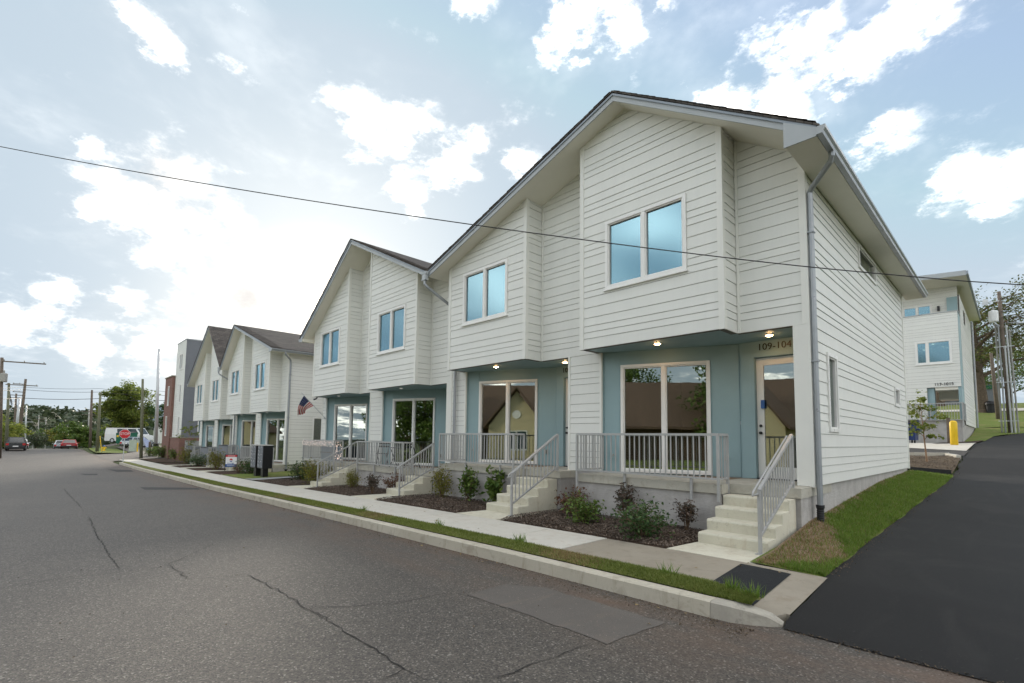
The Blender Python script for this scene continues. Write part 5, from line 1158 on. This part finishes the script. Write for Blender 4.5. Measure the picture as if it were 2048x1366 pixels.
p = ptD(267, 903, 64); T = local_empty('utility_cabinet', p, R(60), 'pale green utility cabinet with a yellow marker beside the silver car', 'cabinet')
m = MB(); m.box(-.42, .42, -.3, .3, -.2, 1.45); ob('cabinet_body', m, 'cabinet', T); m = MB(); m.box(-.45, .45, -.33, .33, 1.452, 1.52); ob('lid', m, 'cabinet', T)
for x0 in (-.38, .02): m = MB(); m.box(x0, x0+.34, -.312, -.301, .1, 1.38); ob('cabinet_door', m, 'cabinet', T)
m = MB(); m.box(.46, .60, -.30, -.22, -.2, 1.15); ob('marker', m, 'yellow', T)

# ------------------------------------------------------------------ vehicles (x forward)
def vehicle(name, label, loc, rz, L, Wd, Hh, mat, van=False, suv=False):
    T = local_empty(name, loc, rz, label, 'van' if van else 'car'); w = Wd/2; zb = .24; belt = Hh*(.60 if not van else .56); wr = .33 if not (van or suv) else .37
    if van: prof = [(-L/2, .5), (-L/2+.06, .3), (L/2-.1, .3), (L/2, .55), (L/2-.08, belt-.12), (L/2-.75, belt+.02), (-L/2+.02, belt)]
    else: prof = [(-L/2+.02, .45), (-L/2+.1, zb), (L/2-.12, zb), (L/2, .5), (L/2-.06, belt-.24), (L/2-.25, belt-.14), (L*.17, belt), (-L/2+(.05 if suv else .6), belt+.02), (-L/2+.03, belt-.06)]
    m = MB(); ins = lambda p: [(x*.985, .45+(z-.45)*.97) for x, z in p]
    slices = [(-w, ins(prof)), (-w+.09, prof), (w-.09, prof), (w, ins(prof))]; n = len(prof)
    for y, p in slices: m.v += [(x, y, z) for x, z in p]
    for s in range(3): m.f += [(s*n+i, s*n+(i+1) % n, (s+1)*n+(i+1) % n, (s+1)*n+i) for i in range(n)]
    m.f += [tuple(range(n)), tuple(range(3*n, 4*n))]; m.mi = [0]*len(m.f); body = ob('body', m, mat, T)
    # cabin
    if van: lo = [(-L/2+.02, w-.01), (L/2-.75, w-.03)]; hi = [(-L/2+.10, w-.12), (L/2-1.45, w-.14)]
    elif suv: lo = [(-L/2+.06, w-.03), (L*.19, w-.05)]; hi = [(-L/2+.45, w-.22), (L*.02, w-.24)]
    else: lo = [(-L/2+.65, w-.04), (L*.19, w-.06)]; hi = [(-L/2+1.15, w-.26), (0, w-.26)]
    zl = belt-.01; A_ = [(lo[0][0], -lo[0][1], zl), (lo[1][0], -lo[1][1], zl), (lo[1][0], lo[1][1], zl), (lo[0][0], lo[0][1], zl)]; B_ = [(hi[0][0], -hi[0][1], Hh), (hi[1][0], -hi[1][1], Hh), (hi[1][0], hi[1][1], Hh), (hi[0][0], hi[0][1], Hh)]
    m = MB(); m.prism(A_, B_); ob('cabin', m, mat, T)
    def face(i, a0, a1, b0, b1, off):
        j = (i+1) % 4; p = [Vector(A_[i]), Vector(A_[j]), Vector(B_[j]), Vector(B_[i])]; f = lambda s, t: (p[0].lerp(p[1], s)).lerp(p[3].lerp(p[2], s), t)
        nn = (p[1]-p[0]).cross(p[3]-p[0]).normalized(); c = (p[0]+p[1]+p[2]+p[3])/4; nn = nn if nn.dot(c-Vector((0, 0, c.z))) > 0 else -nn
        q = [f(a0, b0), f(a1, b0), f(a1, b1), f(a0, b1)]; m = MB(); m.prism([x+nn*.001 for x in q], [x+nn*off for x in q]); ob('window', m, 'car_glass', T)
    for i in (0, 2):
        segs = ((.04, .30), (.33, .62), (.65, .95)) if not van else (((.70, .96), (.36, .66)) if i == 0 else ((.04, .30), (.34, .64)))
        for a0, a1 in segs:
            if i == 2 and not van: a0, a1 = 1-a1, 1-a0
            face(i, a0, a1, .12, .86, .008)
    face(1, .06, .94, .08, .92, .008)
    if not van: face(3, .08, .92, .12, .88, .008)
    for sx in (-1, 1):
        for sy in (-1, 1):
            c = Vector((sx*(L*.30), sy*(w-.10), wr)); m = MB(); m.tube([c-Vector((0, .11, 0)), c+Vector((0, .11, 0))], wr, 18); wh = ob('wheel', m, 'tyre', T); m = MB(); m.tube([c-Vector((0, .113, 0)), c+Vector((0, .113, 0))], wr*.62, 14); ob('rim', m, 'steel', wh)
    for sy in (-1, 1):
        m = MB(); m.box(-L/2-.012, -L/2+.10, sy*(w-.30), sy*(w-.03), belt-.34, belt-.10); ob('tail_light', m, 'tail_light', T); m = MB(); m.box(L/2-.16, L/2-.01, sy*(w-.40), sy*(w-.06), belt-.36, belt-.24); ob('headlight', m, 'white', T)
        m = MB(); m.box(L*.15, L*.19, sy*(w-.0), sy*(w+.15), belt-.02, belt+.12); ob('mirror', m, mat, T)
    m = MB(); m.box(-L/2-.05, -L/2+.07, -w+.05, w-.05, .28, .50); ob('bumper', m, 'black_plastic', T); m = MB(); m.box(-L/2-.056, -L/2-.051, -.26, .26, .52, .64) if not van else m.box(-L/2-.056, -L/2-.051, -.26, .26, .40, .49); ob('licence_plate', m, 'white', T)
    return T
vehicle('parked_car', 'black sport utility car parked at the far kerb facing away', (-92, -1.55, G(-92)-.16), R(179), 4.6, 1.85, 1.75, 'car_black', suv=True)
vehicle('parked_car', 'dark red car parked in front of the black sport utility', (-100, -1.9, G(-100)-.16), R(180), 4.6, 1.9, 1.55, 'car_red')
vehicle('parked_car', 'white car half hidden at the front of the far kerb row', (-106, -1.4, G(-106)-.16), R(180), 4.6, 1.9, 1.5, 'car_white')
vehicle('parked_car', 'red sedan with its tail to the crossing beside the hedge', (-106, 4.2, G(-106)-.14), R(176), 4.7, 1.95, 1.45, 'car_red')
vehicle('parked_car', 'silver car parked just ahead of the red sedan', (-112, 3.4, G(-112)-.1), R(180), 4.6, 1.9, 1.45, 'car_silver')
p = ptD(262, 902, 69); vehicle('parked_car', 'silver hatchback parked behind the utility cabinet', (p.x-.6, p.y+1.0, H(p.x, p.y)+.03), R(128), 4.4, 1.9, 1.5, 'car_silver', suv=True)
p = ptD(258, 888, 78); vehicle('delivery_van', 'white delivery van parked behind the green dumpster', (p.x, p.y, H(p.x, p.y)+.03), R(48), 6.2, 2.1, 2.35, 'car_white', van=True)
p = ptD(252, 896, 73); T = local_empty('dumpster', (p.x, p.y, H(p.x, p.y)+.03), R(52), 'green front-load dumpster behind the stop sign', 'dumpster')
def dumpster(T, mat, w, d, h, wheels=False):
    m = MB(); m.prism([(-w*.92, -d, .15), (w*.92, -d, .15), (w*.92, d, .15), (-w*.92, d, .15)], [(-w, -d, h), (w, -d, h), (w, d, h*1.12), (-w, d, h*1.12)]); ob('bin', m, mat, T)
    for s in (-1, 0): m = MB(); x0 = s*w; m.prism([(x0+.02, -d-.05, h+.01), (x0+w-.02, -d-.05, h+.01), (x0+w-.02, d+.02, h*1.12+.01), (x0+.02, d+.02, h*1.12+.01)], [(x0+.02, -d-.05, h+.05), (x0+w-.02, -d-.05, h+.05), (x0+w-.02, d+.02, h*1.12+.05), (x0+.02, d+.02, h*1.12+.05)]); ob('lid', m, 'black_plastic', T)
    for s in (-1, 1):
        m = MB(); m.box(s*(w+.001), s*(w+.12), -d*.6, d*.6, h*.55, h*.68); ob('fork_pocket', m, mat, T)
        for k in (-.6, 0, .6): m = MB(); m.box(k*w-.03, k*w+.03, s*(d-.01), s*(d+.05), .2, h-.05); ob('rib', m, mat, T)
        for t in (-1, 1):
            c = Vector((s*w*.75, t*d*.8, .075)); m = MB(); m.tube([c-Vector((.03, 0, 0)), c+Vector((.03, 0, 0))], .075, 10); ob('caster', m, 'tyre', T)
dumpster(T, 'dumpster_green', 1.0, .8, 1.65)
for x0, mt, w_ in ((-.85, 'yellow', .28), (-.25, 'white', .75), (.62, 'yellow', .25)): m = MB(); m.box(x0, x0+w_, -.865, -.855, 1.1, 1.38); ob('sticker', m, mt, T)

# ------------------------------------------------------------------ brick and grey building beyond
T = empty('brick_building', (-58, 14, G(-58)), 'three-storey building of brown brick, pale siding and dark grey side', 'building'); FB = FRONT(10)
wins = [(-58.55, -57.7, .7, 2.4), (-58.6, -57.75, 3.5, 5.1), (-57.9, -56.5, 6.6, 8.0)]
wall('front_wall', T, FB, [(-59.5, -.3), (-55.3, -.3), (-55.3, 9.15), (-59.5, 9.15)], [(-57.0, -56.3, -.1, 1.8), (-57.1, -56.4, 3.1, 4.9), (-57.9, -56.5, 6.4, 8.0)], 0, False, scale=.9)
for w_ in ((-57.0, -56.3, -.1, 1.8), (-57.1, -56.4, 3.1, 4.9)): window(T, FB, *w_, panes=1)
window(T, FB, -57.9, -56.5, 6.4, 8.0, 2)
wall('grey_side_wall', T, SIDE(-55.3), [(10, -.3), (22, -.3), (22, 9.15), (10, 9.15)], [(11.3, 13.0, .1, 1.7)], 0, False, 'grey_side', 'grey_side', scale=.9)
window(T, SIDE(-55.3), 11.3, 13.0, .1, 1.7, panes=1)
m = MB(); m.box(-59.5, -55.32, 10.13, 22, 8.9, 9.12); ob('roof', m, 'shingle', T); m = MB(); m.box(-59.55, -55.25, 9.95, 22.05, 9.153, 9.26); ob('parapet_cap', m, 'fascia', T)
m = MB(); m.box(-59.55, -55.24, 9.86, 22, -3, -.302); ob('brick_base', m, 'brick', T); m = MB(); m.box(-59.6, -55.22, 9.82, 22.02, -.301, -.24); ob('sill_course', m, 'concrete_old', T)
pc, _ = cut_holes([(-63.2, -3), (-59.56, -3), (-59.56, 5.9), (-63.2, 5.9)], [(-61.9, -61.1, -.1, 1.9), (-61.6, -60.8, 3.0, 5.0)]); m = MB(); [m.prism([FB.P(x, z, -.3) for x, z in q], [FB.P(x, z, .25) for x, z in q]) for q in pc]; m.box(-63.2, -59.56, 10.31, 22, -3, 5.9); ob('brick_wing', m, 'brick', T)
for w_ in ((-61.9, -61.1, -.1, 1.9), (-61.6, -60.8, 3.0, 5.0)): window(T, FRONT(9.78), *w_, panes=1)
m = MB(); m.box(-63.3, -59.50, 9.68, 22.1, 5.902, 6.02); ob('parapet_cap', m, 'concrete_old', T)
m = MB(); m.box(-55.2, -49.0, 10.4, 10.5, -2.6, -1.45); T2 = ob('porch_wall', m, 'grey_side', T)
railing(T, [((-55.2, 10.35), (-48.6, 10.35))], -.55, -1.40, [(-55.2, 10.35, -1.5, -.55), (-48.6, 10.35, -1.5, -.55)], False, 'brick_porch_railing')
tree('sapling', 'thin sapling between the brick corner and the townhouse', (-51.4, 9.9, G(-51)), 3.6, .75, 1.3, 500, .13, 'leaf_tree', 31, .03, 'bark_pale', limbs=7)
# ------------------------------------------------------------------ building up the alley, numbered 113-1015
T = empty('apartment_building', (-6, 44, 0), 'three-storey pale building with blue recess up the alley, numbered 113-1015', 'building'); YA = 38.0; FB = FRONT(YA); xa, xb = -12.0, -2.2
wall('front_wall', T, FB, [(xa, 3.35), (xb, 3.35), (xb, 7.75), (xa, 7.75)], [(-4.18, -2.52, 4.75, 6.15), (-8.6, -6.9, 4.75, 6.15)], 3.35, False, scale=.95)
window(T, FB, -4.18, -2.52, 4.75, 6.15, split=-3.62, fw_=.09); window(T, FB, -8.6, -6.9, 4.75, 6.15, split=-8.04, fw_=.09)
text_mb('113-1015', .23, .02, FB, -2.95, 3.52, .03, 'black_metal', 'house_number', T)
wall('front_wall', T, FB, [(xa, 1.45), (-3.72, 1.45), (-3.72, 3.348), (xa, 3.348)], [], 3.35, False, scale=.95)
m = MB(); m.box(-3.718, -3.40, YA+.12, YA+.75, 1.45, 3.34); m.box(-2.34, -2.2, YA+.02, YA+1.8, 1.45, 3.34); m.box(-2.215, -2.19, YA+.03, YA+1.6, 3.345, 7.7); ob('blue_pillar', m, 'blue_panel', T)
m = MB(); m.box(-3.35, -2.34, YA+.05, YA+3.4, 3.18, 3.345); m.box(-3.35, -2.34, YA+1.8, YA+3.4, 2.75, 3.179); ob('porch_ceiling', m, 'soffit', T)
m = MB(); m.box(xa, -3.72, YA+.36, YA+2, 1.45, 3.3); ob('inner_wall', m, 'siding', T)
wall('side_wall', T, SIDE(-2.2), [(YA+1.8, 1.2), (YA+11.5, 1.2), (YA+11.5, 8.95), (YA+1.8, 9.1)], [(YA+4.5, YA+6.0, 7.8, 8.7)], 3.35, False, scale=.95)
m = MB(); m.box(xa, -2.25, YA+.12, YA+1.6, 7.62, 7.74); ob('terrace', m, 'concrete', T); m = MB(); m.box(xa, -2.18, YA-.05, YA+.12, 7.752, 7.80); m.box(-2.21, -2.17, YA+.121, YA+1.5, 7.752, 7.80); ob('parapet_cap', m, 'fascia', T)
wall('upper_wall', T, FRONT(YA+1.62), [(xa, 7.76), (-2.26, 7.76), (-2.26, 9.72), (xa, 10.3)], [(-4.9, -3.45, 7.85, 8.72), (-9, -6, 7.85, 8.72)], 3.35, False, scale=.95)
window(T, FRONT(YA+1.62), -4.9, -3.45, 7.85, 8.72, 2); window(T, FRONT(YA+1.62), -9, -6, 7.85, 8.72, 3)
m = MB(); m.box(-3.2, -3.08, YA+1.45, YA+1.59, 8.2, 8.5); ob('wall_lamp', m, 'black_metal', T)
m = MB(); m.box(-2.75, -2.27, YA+1.50, YA+1.585, 7.78, 8.95); ob('blue_panel', m, 'blue_panel', T)
m = MB(); q = [(xa, 10.32), (-1.72, 9.62), (-1.72, 9.85), (xa, 10.55)]; m.prism([(x, YA-.6, z) for x, z in q], [(x, YA+12.2, z-.35) for x, z in q]); rf = ob('roof', m, 'soffit', T)
m = MB(); q = [(xa, 10.30), (-1.69, 9.60), (-1.69, 9.88), (xa, 10.58)]; m.prism([(x, YA-.65, z) for x, z in q], [(x, YA-.602, z) for x, z in q]); ob('fascia', m, 'fascia', rf)
m = MB(); m.prism([(-1.718, YA-.66, 9.66), (-1.62, YA-.66, 9.66), (-1.62, YA-.66, 9.84), (-1.718, YA-.66, 9.84)], [(-1.718, YA+12.2, 9.31), (-1.62, YA+12.2, 9.31), (-1.62, YA+12.2, 9.49), (-1.718, YA+12.2, 9.49)]); ob('gutter', m, 'fascia_dark', rf)
m = MB(); m.tube([(-2.1, YA+11.4, 9.1), (-2.1, YA+11.4, .9)], .06, 8); ob('downspout', m, 'gutter', T)
m = MB(); m.box(xa, -2.25, YA+.03, YA+11.4, -1.5, 1.43); ob('foundation', m, 'stucco', T)
m = MB(); m.box(xa, -2.2, YA-.05, YA+1.79, 1.432, 1.447); ob('porch_slab', m, 'concrete', T)
railing(T, [((-6.0, YA-.07), (-2.2, YA-.07)), ((-2.17, YA), (-2.17, YA+1.75))], 2.40, 1.42, [(-2.2, YA-.07, 1.0, 2.45), (-3.6, YA-.07, 1.4, 2.4)], True, 'balcony_railing')
for (x, z) in ((-3.5, 5.7), (-3.05, 5.5), (-2.85, 5.4), (-3.95, 5.4)):
    m = MB(); m.disc((x, YA+1.8, z+.5), .07, 10, (0, 0, -1)); ob('ceiling_lamp', m, 'lamp_in', T)
m = MB(); m.box(xa+.2, -2.3, YA+3, YA+3.1, 3.4, 7.6); m.box(xa+.2, -2.3, YA+.2, YA+3, 6.25, 6.3); ob('room', m, 'room_wall', T)
# bollard, dumpster, poles beside the alley
T = local_empty('bollard', (-2.22, 32.0, B(32)-.06), 0, 'bright yellow steel bollard on the concrete apron', 'bollard'); m = MB(); m.lathe((0, 0, -.2), [(.15, 0), (.15, 1.38), (.13, 1.44), (.08, 1.49), (.02, 1.5)], 18); o = ob('sleeve', m, 'yellow', T, smooth=True)
T = local_empty('fence_post', (-2.55, 34.0, B(34)), 0, 'dark brown square post behind the yellow bollard', 'post'); m = MB(); m.box(-.07, .07, -.07, .07, -.2, 1.35); m.box(-.08, .08, -.08, .08, 1.351, 1.38); ob('shaft', m, 'wood_pole', T)
p = ptY(1826, 890, 34.5); T = local_empty('dumpster', (p.x-.62, 34.6, B(34.5)+.05), 0, 'dark blue wheeled dumpster beside the grey foundation up the alley', 'dumpster'); dumpster(T, 'navy', .85, .6, 1.12)
m = MB(); m.box(.02, .62, -.66, -.655, .84, .97); m.mi = [0]*6; 
text_mb('Waste', .17, .004, Frame((0, 0, 0), (1, 0, 0), (0, -1, 0)), .42, .93, .665, 'white', 'lettering', T, spacing=1.0)
T = tree('sapling', 'young sapling in the tan mulch bed beside the side wall', (-2.46, 24.0, mz(-2.46, 24)), 2.75, .62, .95, 620, .12, 'leaf_tree', 12, .028, 'bark_pale', limbs=11, flat=.6)
b_ = Vector((-.40, 47.0, .80)); t_ = Vector((-.55, 46.4, 10.4)); T = pole(b_, t_, .16, 'wood_pole', 'brown pole with white transformer and bundled conduits beside the alley')
for dx, dy, zt, mt in ((-.42, .0, 8.1, 'conduit'), (-.24, -.12, 8.0, 'gutter'), (.22, -.1, 7.9, 'steel'), (.38, .05, 7.6, 'conduit'), (.06, -.2, 6.5, 'steel')):
    m = MB(); m.tube([(b_.x+dx, b_.y+dy, .4), (b_.x+dx*.8-.1*zt/9, b_.y+dy-.4*zt/9, zt)], .048, 8); m.lathe((b_.x+dx*.8-.1*zt/9, b_.y+dy-.4*zt/9, zt), [(.08, 0), (.09, .1), (.03, .18)], 8); ob('conduit', m, mt, T)
for z in (1.6, 4.2, 6.6): m = MB(); m.box(b_.x-.55, b_.x+.42, b_.y-.30-.04*z, b_.y-.27-.04*z, z, z+.05); ob('bracket', m, 'steel', T)
can(T, (b_.x-.48, b_.y-.9, 8.3), .25, .75, 'white')
m = MB(); m.bar((b_.x-.1, b_.y-.6, 9.75), (b_.x-.72, b_.y-.9, 9.7), .05, .05); m.prism([(b_.x-1.0, b_.y-1.0, 9.55), (b_.x-.72, b_.y-1.1, 9.45), (b_.x-.70, b_.y-1.1, 9.85), (b_.x-.95, b_.y-1.0, 9.95)], [(b_.x-.95, b_.y-.85, 9.6), (b_.x-.70, b_.y-.9, 9.5), (b_.x-.68, b_.y-.9, 9.88), (b_.x-.9, b_.y-.85, 9.95)]); ob('floodlight', m, 'steel', T)
m = MB(); m.tube([(b_.x+.15, b_.y-.5, 8.2), (b_.x+.7, b_.y-.6, 8.15)], .03, 6); m.lathe((b_.x+.75, b_.y-.6, 8.0), [(.16, 0), (.2, .06), (.1, .16)], 10); ob('street_light', m, 'gutter', T)
for i, z in enumerate((9.9, 9.0, 8.6)): cable([(-.5, 46.3, z), (14, 60, z+1.5), (40, 85, z+5)], .018, 'thin cable running from the conduit pole over the lawn', .3)
b_ = ptY(1997, 838, 56); pole(b_, b_+Vector((-.2, -.1, 5.4)), .17, 'wood_pole', 'short red-brown wooden pole on the lawn beside the trash can')
b_ = Vector((-2.75, 51.5, 1.4)); pole(b_, b_+Vector((0, 0, 3.4)), .17, 'wood_pole', 'red-brown post seen through the balcony of the alley building')
p = ptY(1982, 826, 62); T = local_empty('trash_can', p, 0, 'black round trash can under the big alley tree', 'trash can'); m = MB(); m.lathe((0, 0, -.3), [(.30, 0), (.36, 1.0), (.40, 1.05), (.40, 1.1)], 14); ob('bin', m, 'black_plastic', T); m = MB(); m.lathe((0, 0, .8), [(.41, 0), (.36, .15), (.2, .28), (.05, .3)], 14); ob('lid', m, 'black_plastic', T)
T = empty('shop_building', (-4, 104, 6), 'low dark grey shop with a green sign beyond the back lane', 'building'); m = MB(); m.box(-16, -1.9, 100, 112, 5, 9.2); ob('wall', m, 'grey_side', T); m = MB(); m.box(-16.3, -1.6, 99.4, 112, 9.201, 9.5); ob('roof', m, 'fascia', T)
m = MB(); m.box(-3.6, -2.5, 99.85, 99.98, 8.2, 8.7); ob('shop_sign', m, 'dumpster_green', T)
for x0 in (-9, -6.5): m = MB(); m.box(x0, x0+1.8, 99.9, 99.99, 6.6, 8.2); ob('window', m, 'car_glass', T)

# ------------------------------------------------------------------ trees and the far wood
tree('oak_tree', 'large spreading tree with thinning autumn leaves up the alley', (-2.2, 62.3, 2.85), 11.5, 5.6, 3.4, 14000, .20, 'leaf_autumn', 5, .40, limbs=22, gap=.45, flat=.8, clump=.9)
tree('oak_tree', 'second autumn tree right of the conduit pole', (5.5, 74, 4.1), 11, 6, 3, 11000, .22, 'leaf_autumn', 6, .5, limbs=14, gap=.4, flat=.8)
tree('oak_tree', 'bare-topped green tree behind the alley building', (-7.0, 84, 4.9), 9, 5.5, 2, 9000, .26, 'leaf_green', 8, .5, limbs=14, gap=.3)
for i, (x, y, h) in enumerate(((12, 96, 12), (-1, 128, 13), (-14, 120, 13), (22, 120, 13))): tree('roadside_tree', ['green tree beside the low dark grey shop', 'green tree behind the low dark grey shop', 'green tree left behind the dark grey shop roof', 'green tree at the far end of the row beyond the back lane'][i], (x, y, H(x, y)), h, 5.5, 2.5, 5000, .36, 'leaf_green', 50+i, .35, limbs=11, group='trees beyond the back lane')
tree('shade_tree', 'big rounded green tree behind the white van', (-114.3, 11.9, -1.9), 11.6, 3.9, 2.0, 15000, .38, 'leaf_tree', 9, .42, limbs=24, gap=.1)
tree('shade_tree', 'small dark tree before the white sided house', (-110, 17.5, -1.6), 7.5, 3.0, 1.6, 2600, .34, 'leaf_dark', 10, .22, limbs=10)
for i, (u, v, D_, h, r_, mt) in enumerate(((8, 895, 75, 4.5, 2.6, 'leaf_tree'), (-25, 895, 70, 5.5, 3.2, 'leaf_tree'), (150, 893, 95, 5.2, 3.0, 'leaf_green'), (166, 893, 88, 4.4, 2.2, 'leaf_green'), (125, 893, 125, 6.0, 4.0, 'leaf_far'), (105, 895, 150, 6.5, 4.5, 'leaf_green'), (135, 890, 110, 4.0, 3.0, 'leaf_yellow'), (70, 896, 140, 4.2, 4.5, 'leaf_far'))):
    p = ptD(u, v, D_); tree('roadside_tree', ['bushy tree at the far kerb beside the large dark pole', 'bushy tree beyond the large dark pole', 'rounded hedge tree beside the red sedan', 'dark hedge tree beside the brown pole', 'rounded tree at the valley edge', 'wide tree in the valley before the hill', 'yellowing tree ahead of the red sedan', 'low dark tree in the valley beyond the black car'][i], (p.x, p.y, p.z-.8), h, r_, .6, 3200, .36, mt, 60+i, .16, limbs=11)
def wood():
    q = np.random.default_rng(4); n = 44000
    y = q.uniform(-170, 170, n); x = -q.uniform(250, 520, n); top = -6+(18+2.5*np.sin(y*.05)+1.8*np.sin(y*.13+2))*np.clip((-x-230)/170, 0, 1); z = top+q.normal(0, 1.2, n)
    P = np.stack([x, y, z], 1); me = leaves_mesh('wooded_hill', P, 2.3, 'leaf_far', 4, .3, .8, .5); o = bpy.data.objects.new('wooded_hill', me); C.objects.link(o); tag(o, 'dense green wood covering the far hill', 'wood', kind='stuff')
    sheet('hill', lin(-560, -240, 16), lin(-180, 180, 24), lambda x, y: -8+(17+2.5*math.sin(y*.05)+1.8*math.sin(y*.13+2))*min(1, max(0, (-x-230)/170)), 'leaf_far', kind='structure')
wood()
# far house beyond the crossing
T = empty('far_house', (-132, 24, -1.5), 'pale sided house with grey-blue gable beyond the van lot', 'house'); m = MB(); m.box(-137, -129, 19.5, 27, -2.5, 3.2); ob('wall', m, 'siding', T); m = MB(); m.prism([(-137.4, 19.2, 3.2), (-128.6, 19.2, 3.2), (-133, 19.2, 6.6)], [(-137.4, 27.2, 3.2), (-128.6, 27.2, 3.2), (-133, 27.2, 6.6)]); ob('roof', m, 'house_blue', T)
for y0 in (20.5, 23.5): m = MB(); m.box(-128.98, -128.9, y0, y0+1.2, .2, 2.0); w_ = ob('window', m, 'white_frame', T); m = MB(); m.box(-128.9, -128.86, y0+.12, y0+1.08, .3, 1.9); ob('pane', m, 'car_glass', w_)

# ------------------------------------------------------------------ across the street, seen in the glass
def cottage(name, label, x0, x1, y0, y1, wallm, roofm, zw, zr_):
    g = H((x0+x1)/2, y1); T = empty(name, ((x0+x1)/2, y1, g), label, 'house'); xm = (x0+x1)/2
    Fc = Frame((0, y1, 0), (1, 0, 0), (0, 1, 0)); wall('front_wall', T, Fc, [(x0, g-.3), (x1, g-.3), (x1, zw), (xm, zr_-.15), (x0, zw)], [(xm-.9, xm+.9, g+.9, g+2.5)], g, False, wallm, wallm, scale=.6)
    window(T, Fc, xm-.9, xm+.9, g+.9, g+2.5, 2); m = MB(); m.box(x0, x1, y0, y1-.15, g-.3, zw); ob('body', m, wallm, T)
    m = MB(); q = [(x0-.4, zw-.25), (xm, zr_), (x1+.4, zw-.25), (x1+.4, zw-.05), (xm, zr_+.2), (x0-.4, zw-.05)]; m.prism([(x, y0-.4, z) for x, z in q], [(x, y1+.5, z) for x, z in q]); r_ = ob('roof', m, roofm, T)
    m = MB(); m.disc((xm, y1+.06, zw+.9), .35, 16, (0, 1, 0)); ob('gable_vent', m, 'white_frame', T); return T
cottage('cottage', 'cream clapboard cottage with brown gable across the street', -15.6, -11.0, -17, -14, 'house_cream', 'roof_brown', 1.1, 4.1)
T = empty('long_house', (-9, -20, H(-9, -18)), 'long brown roofed house behind the cream gable across the street', 'house'); g_ = H(-9, -18)
m = MB(); m.box(-19, 5, -26, -19.1, g_-.3, 1.2); ob('body', m, 'roof_brown', T)
m = MB(); q_ = [(-16.6, .95), (-21.5, 5.0), (-26.4, .95), (-26.4, 1.15), (-21.5, 5.25), (-16.6, 1.15)]; m.prism([(-19.5, y, z) for y, z in q_], [(5.5, y-1.5, z) for y, z in q_]); ob('roof', m, 'roof_brown', T)
cottage('cottage', 'cream cottage with brown roof across from the mailboxes', -62, -54, -30, -20, 'house_cream', 'roof_brown', .6, 3.6)
for i, (x, y, h, r_) in enumerate(((-3.0, -29, 10.5, 5.0), (6, -19, 10, 5.0), (-23.5, -15, 7.5, 4.2), (-30, -24, 7, 4.5), (-47, -26, 6, 4.5), (20, -20, 9, 5))):
    tree('street_tree', ['leafy tree at the end of the long brown roofed house', 'leafy tree in the yard beyond the long brown roofed house', 'leafy tree beside the cream cottage across the street', 'taller leafy tree between the two cream cottages', 'leafy tree beyond the second cream cottage', 'leafy tree farthest from the cottages across the street'][i], (x, y, H(x, y)), h, r_, .9, 9000, .30, 'leaf_green', 80+i, .3, limbs=14, group='trees across the street')
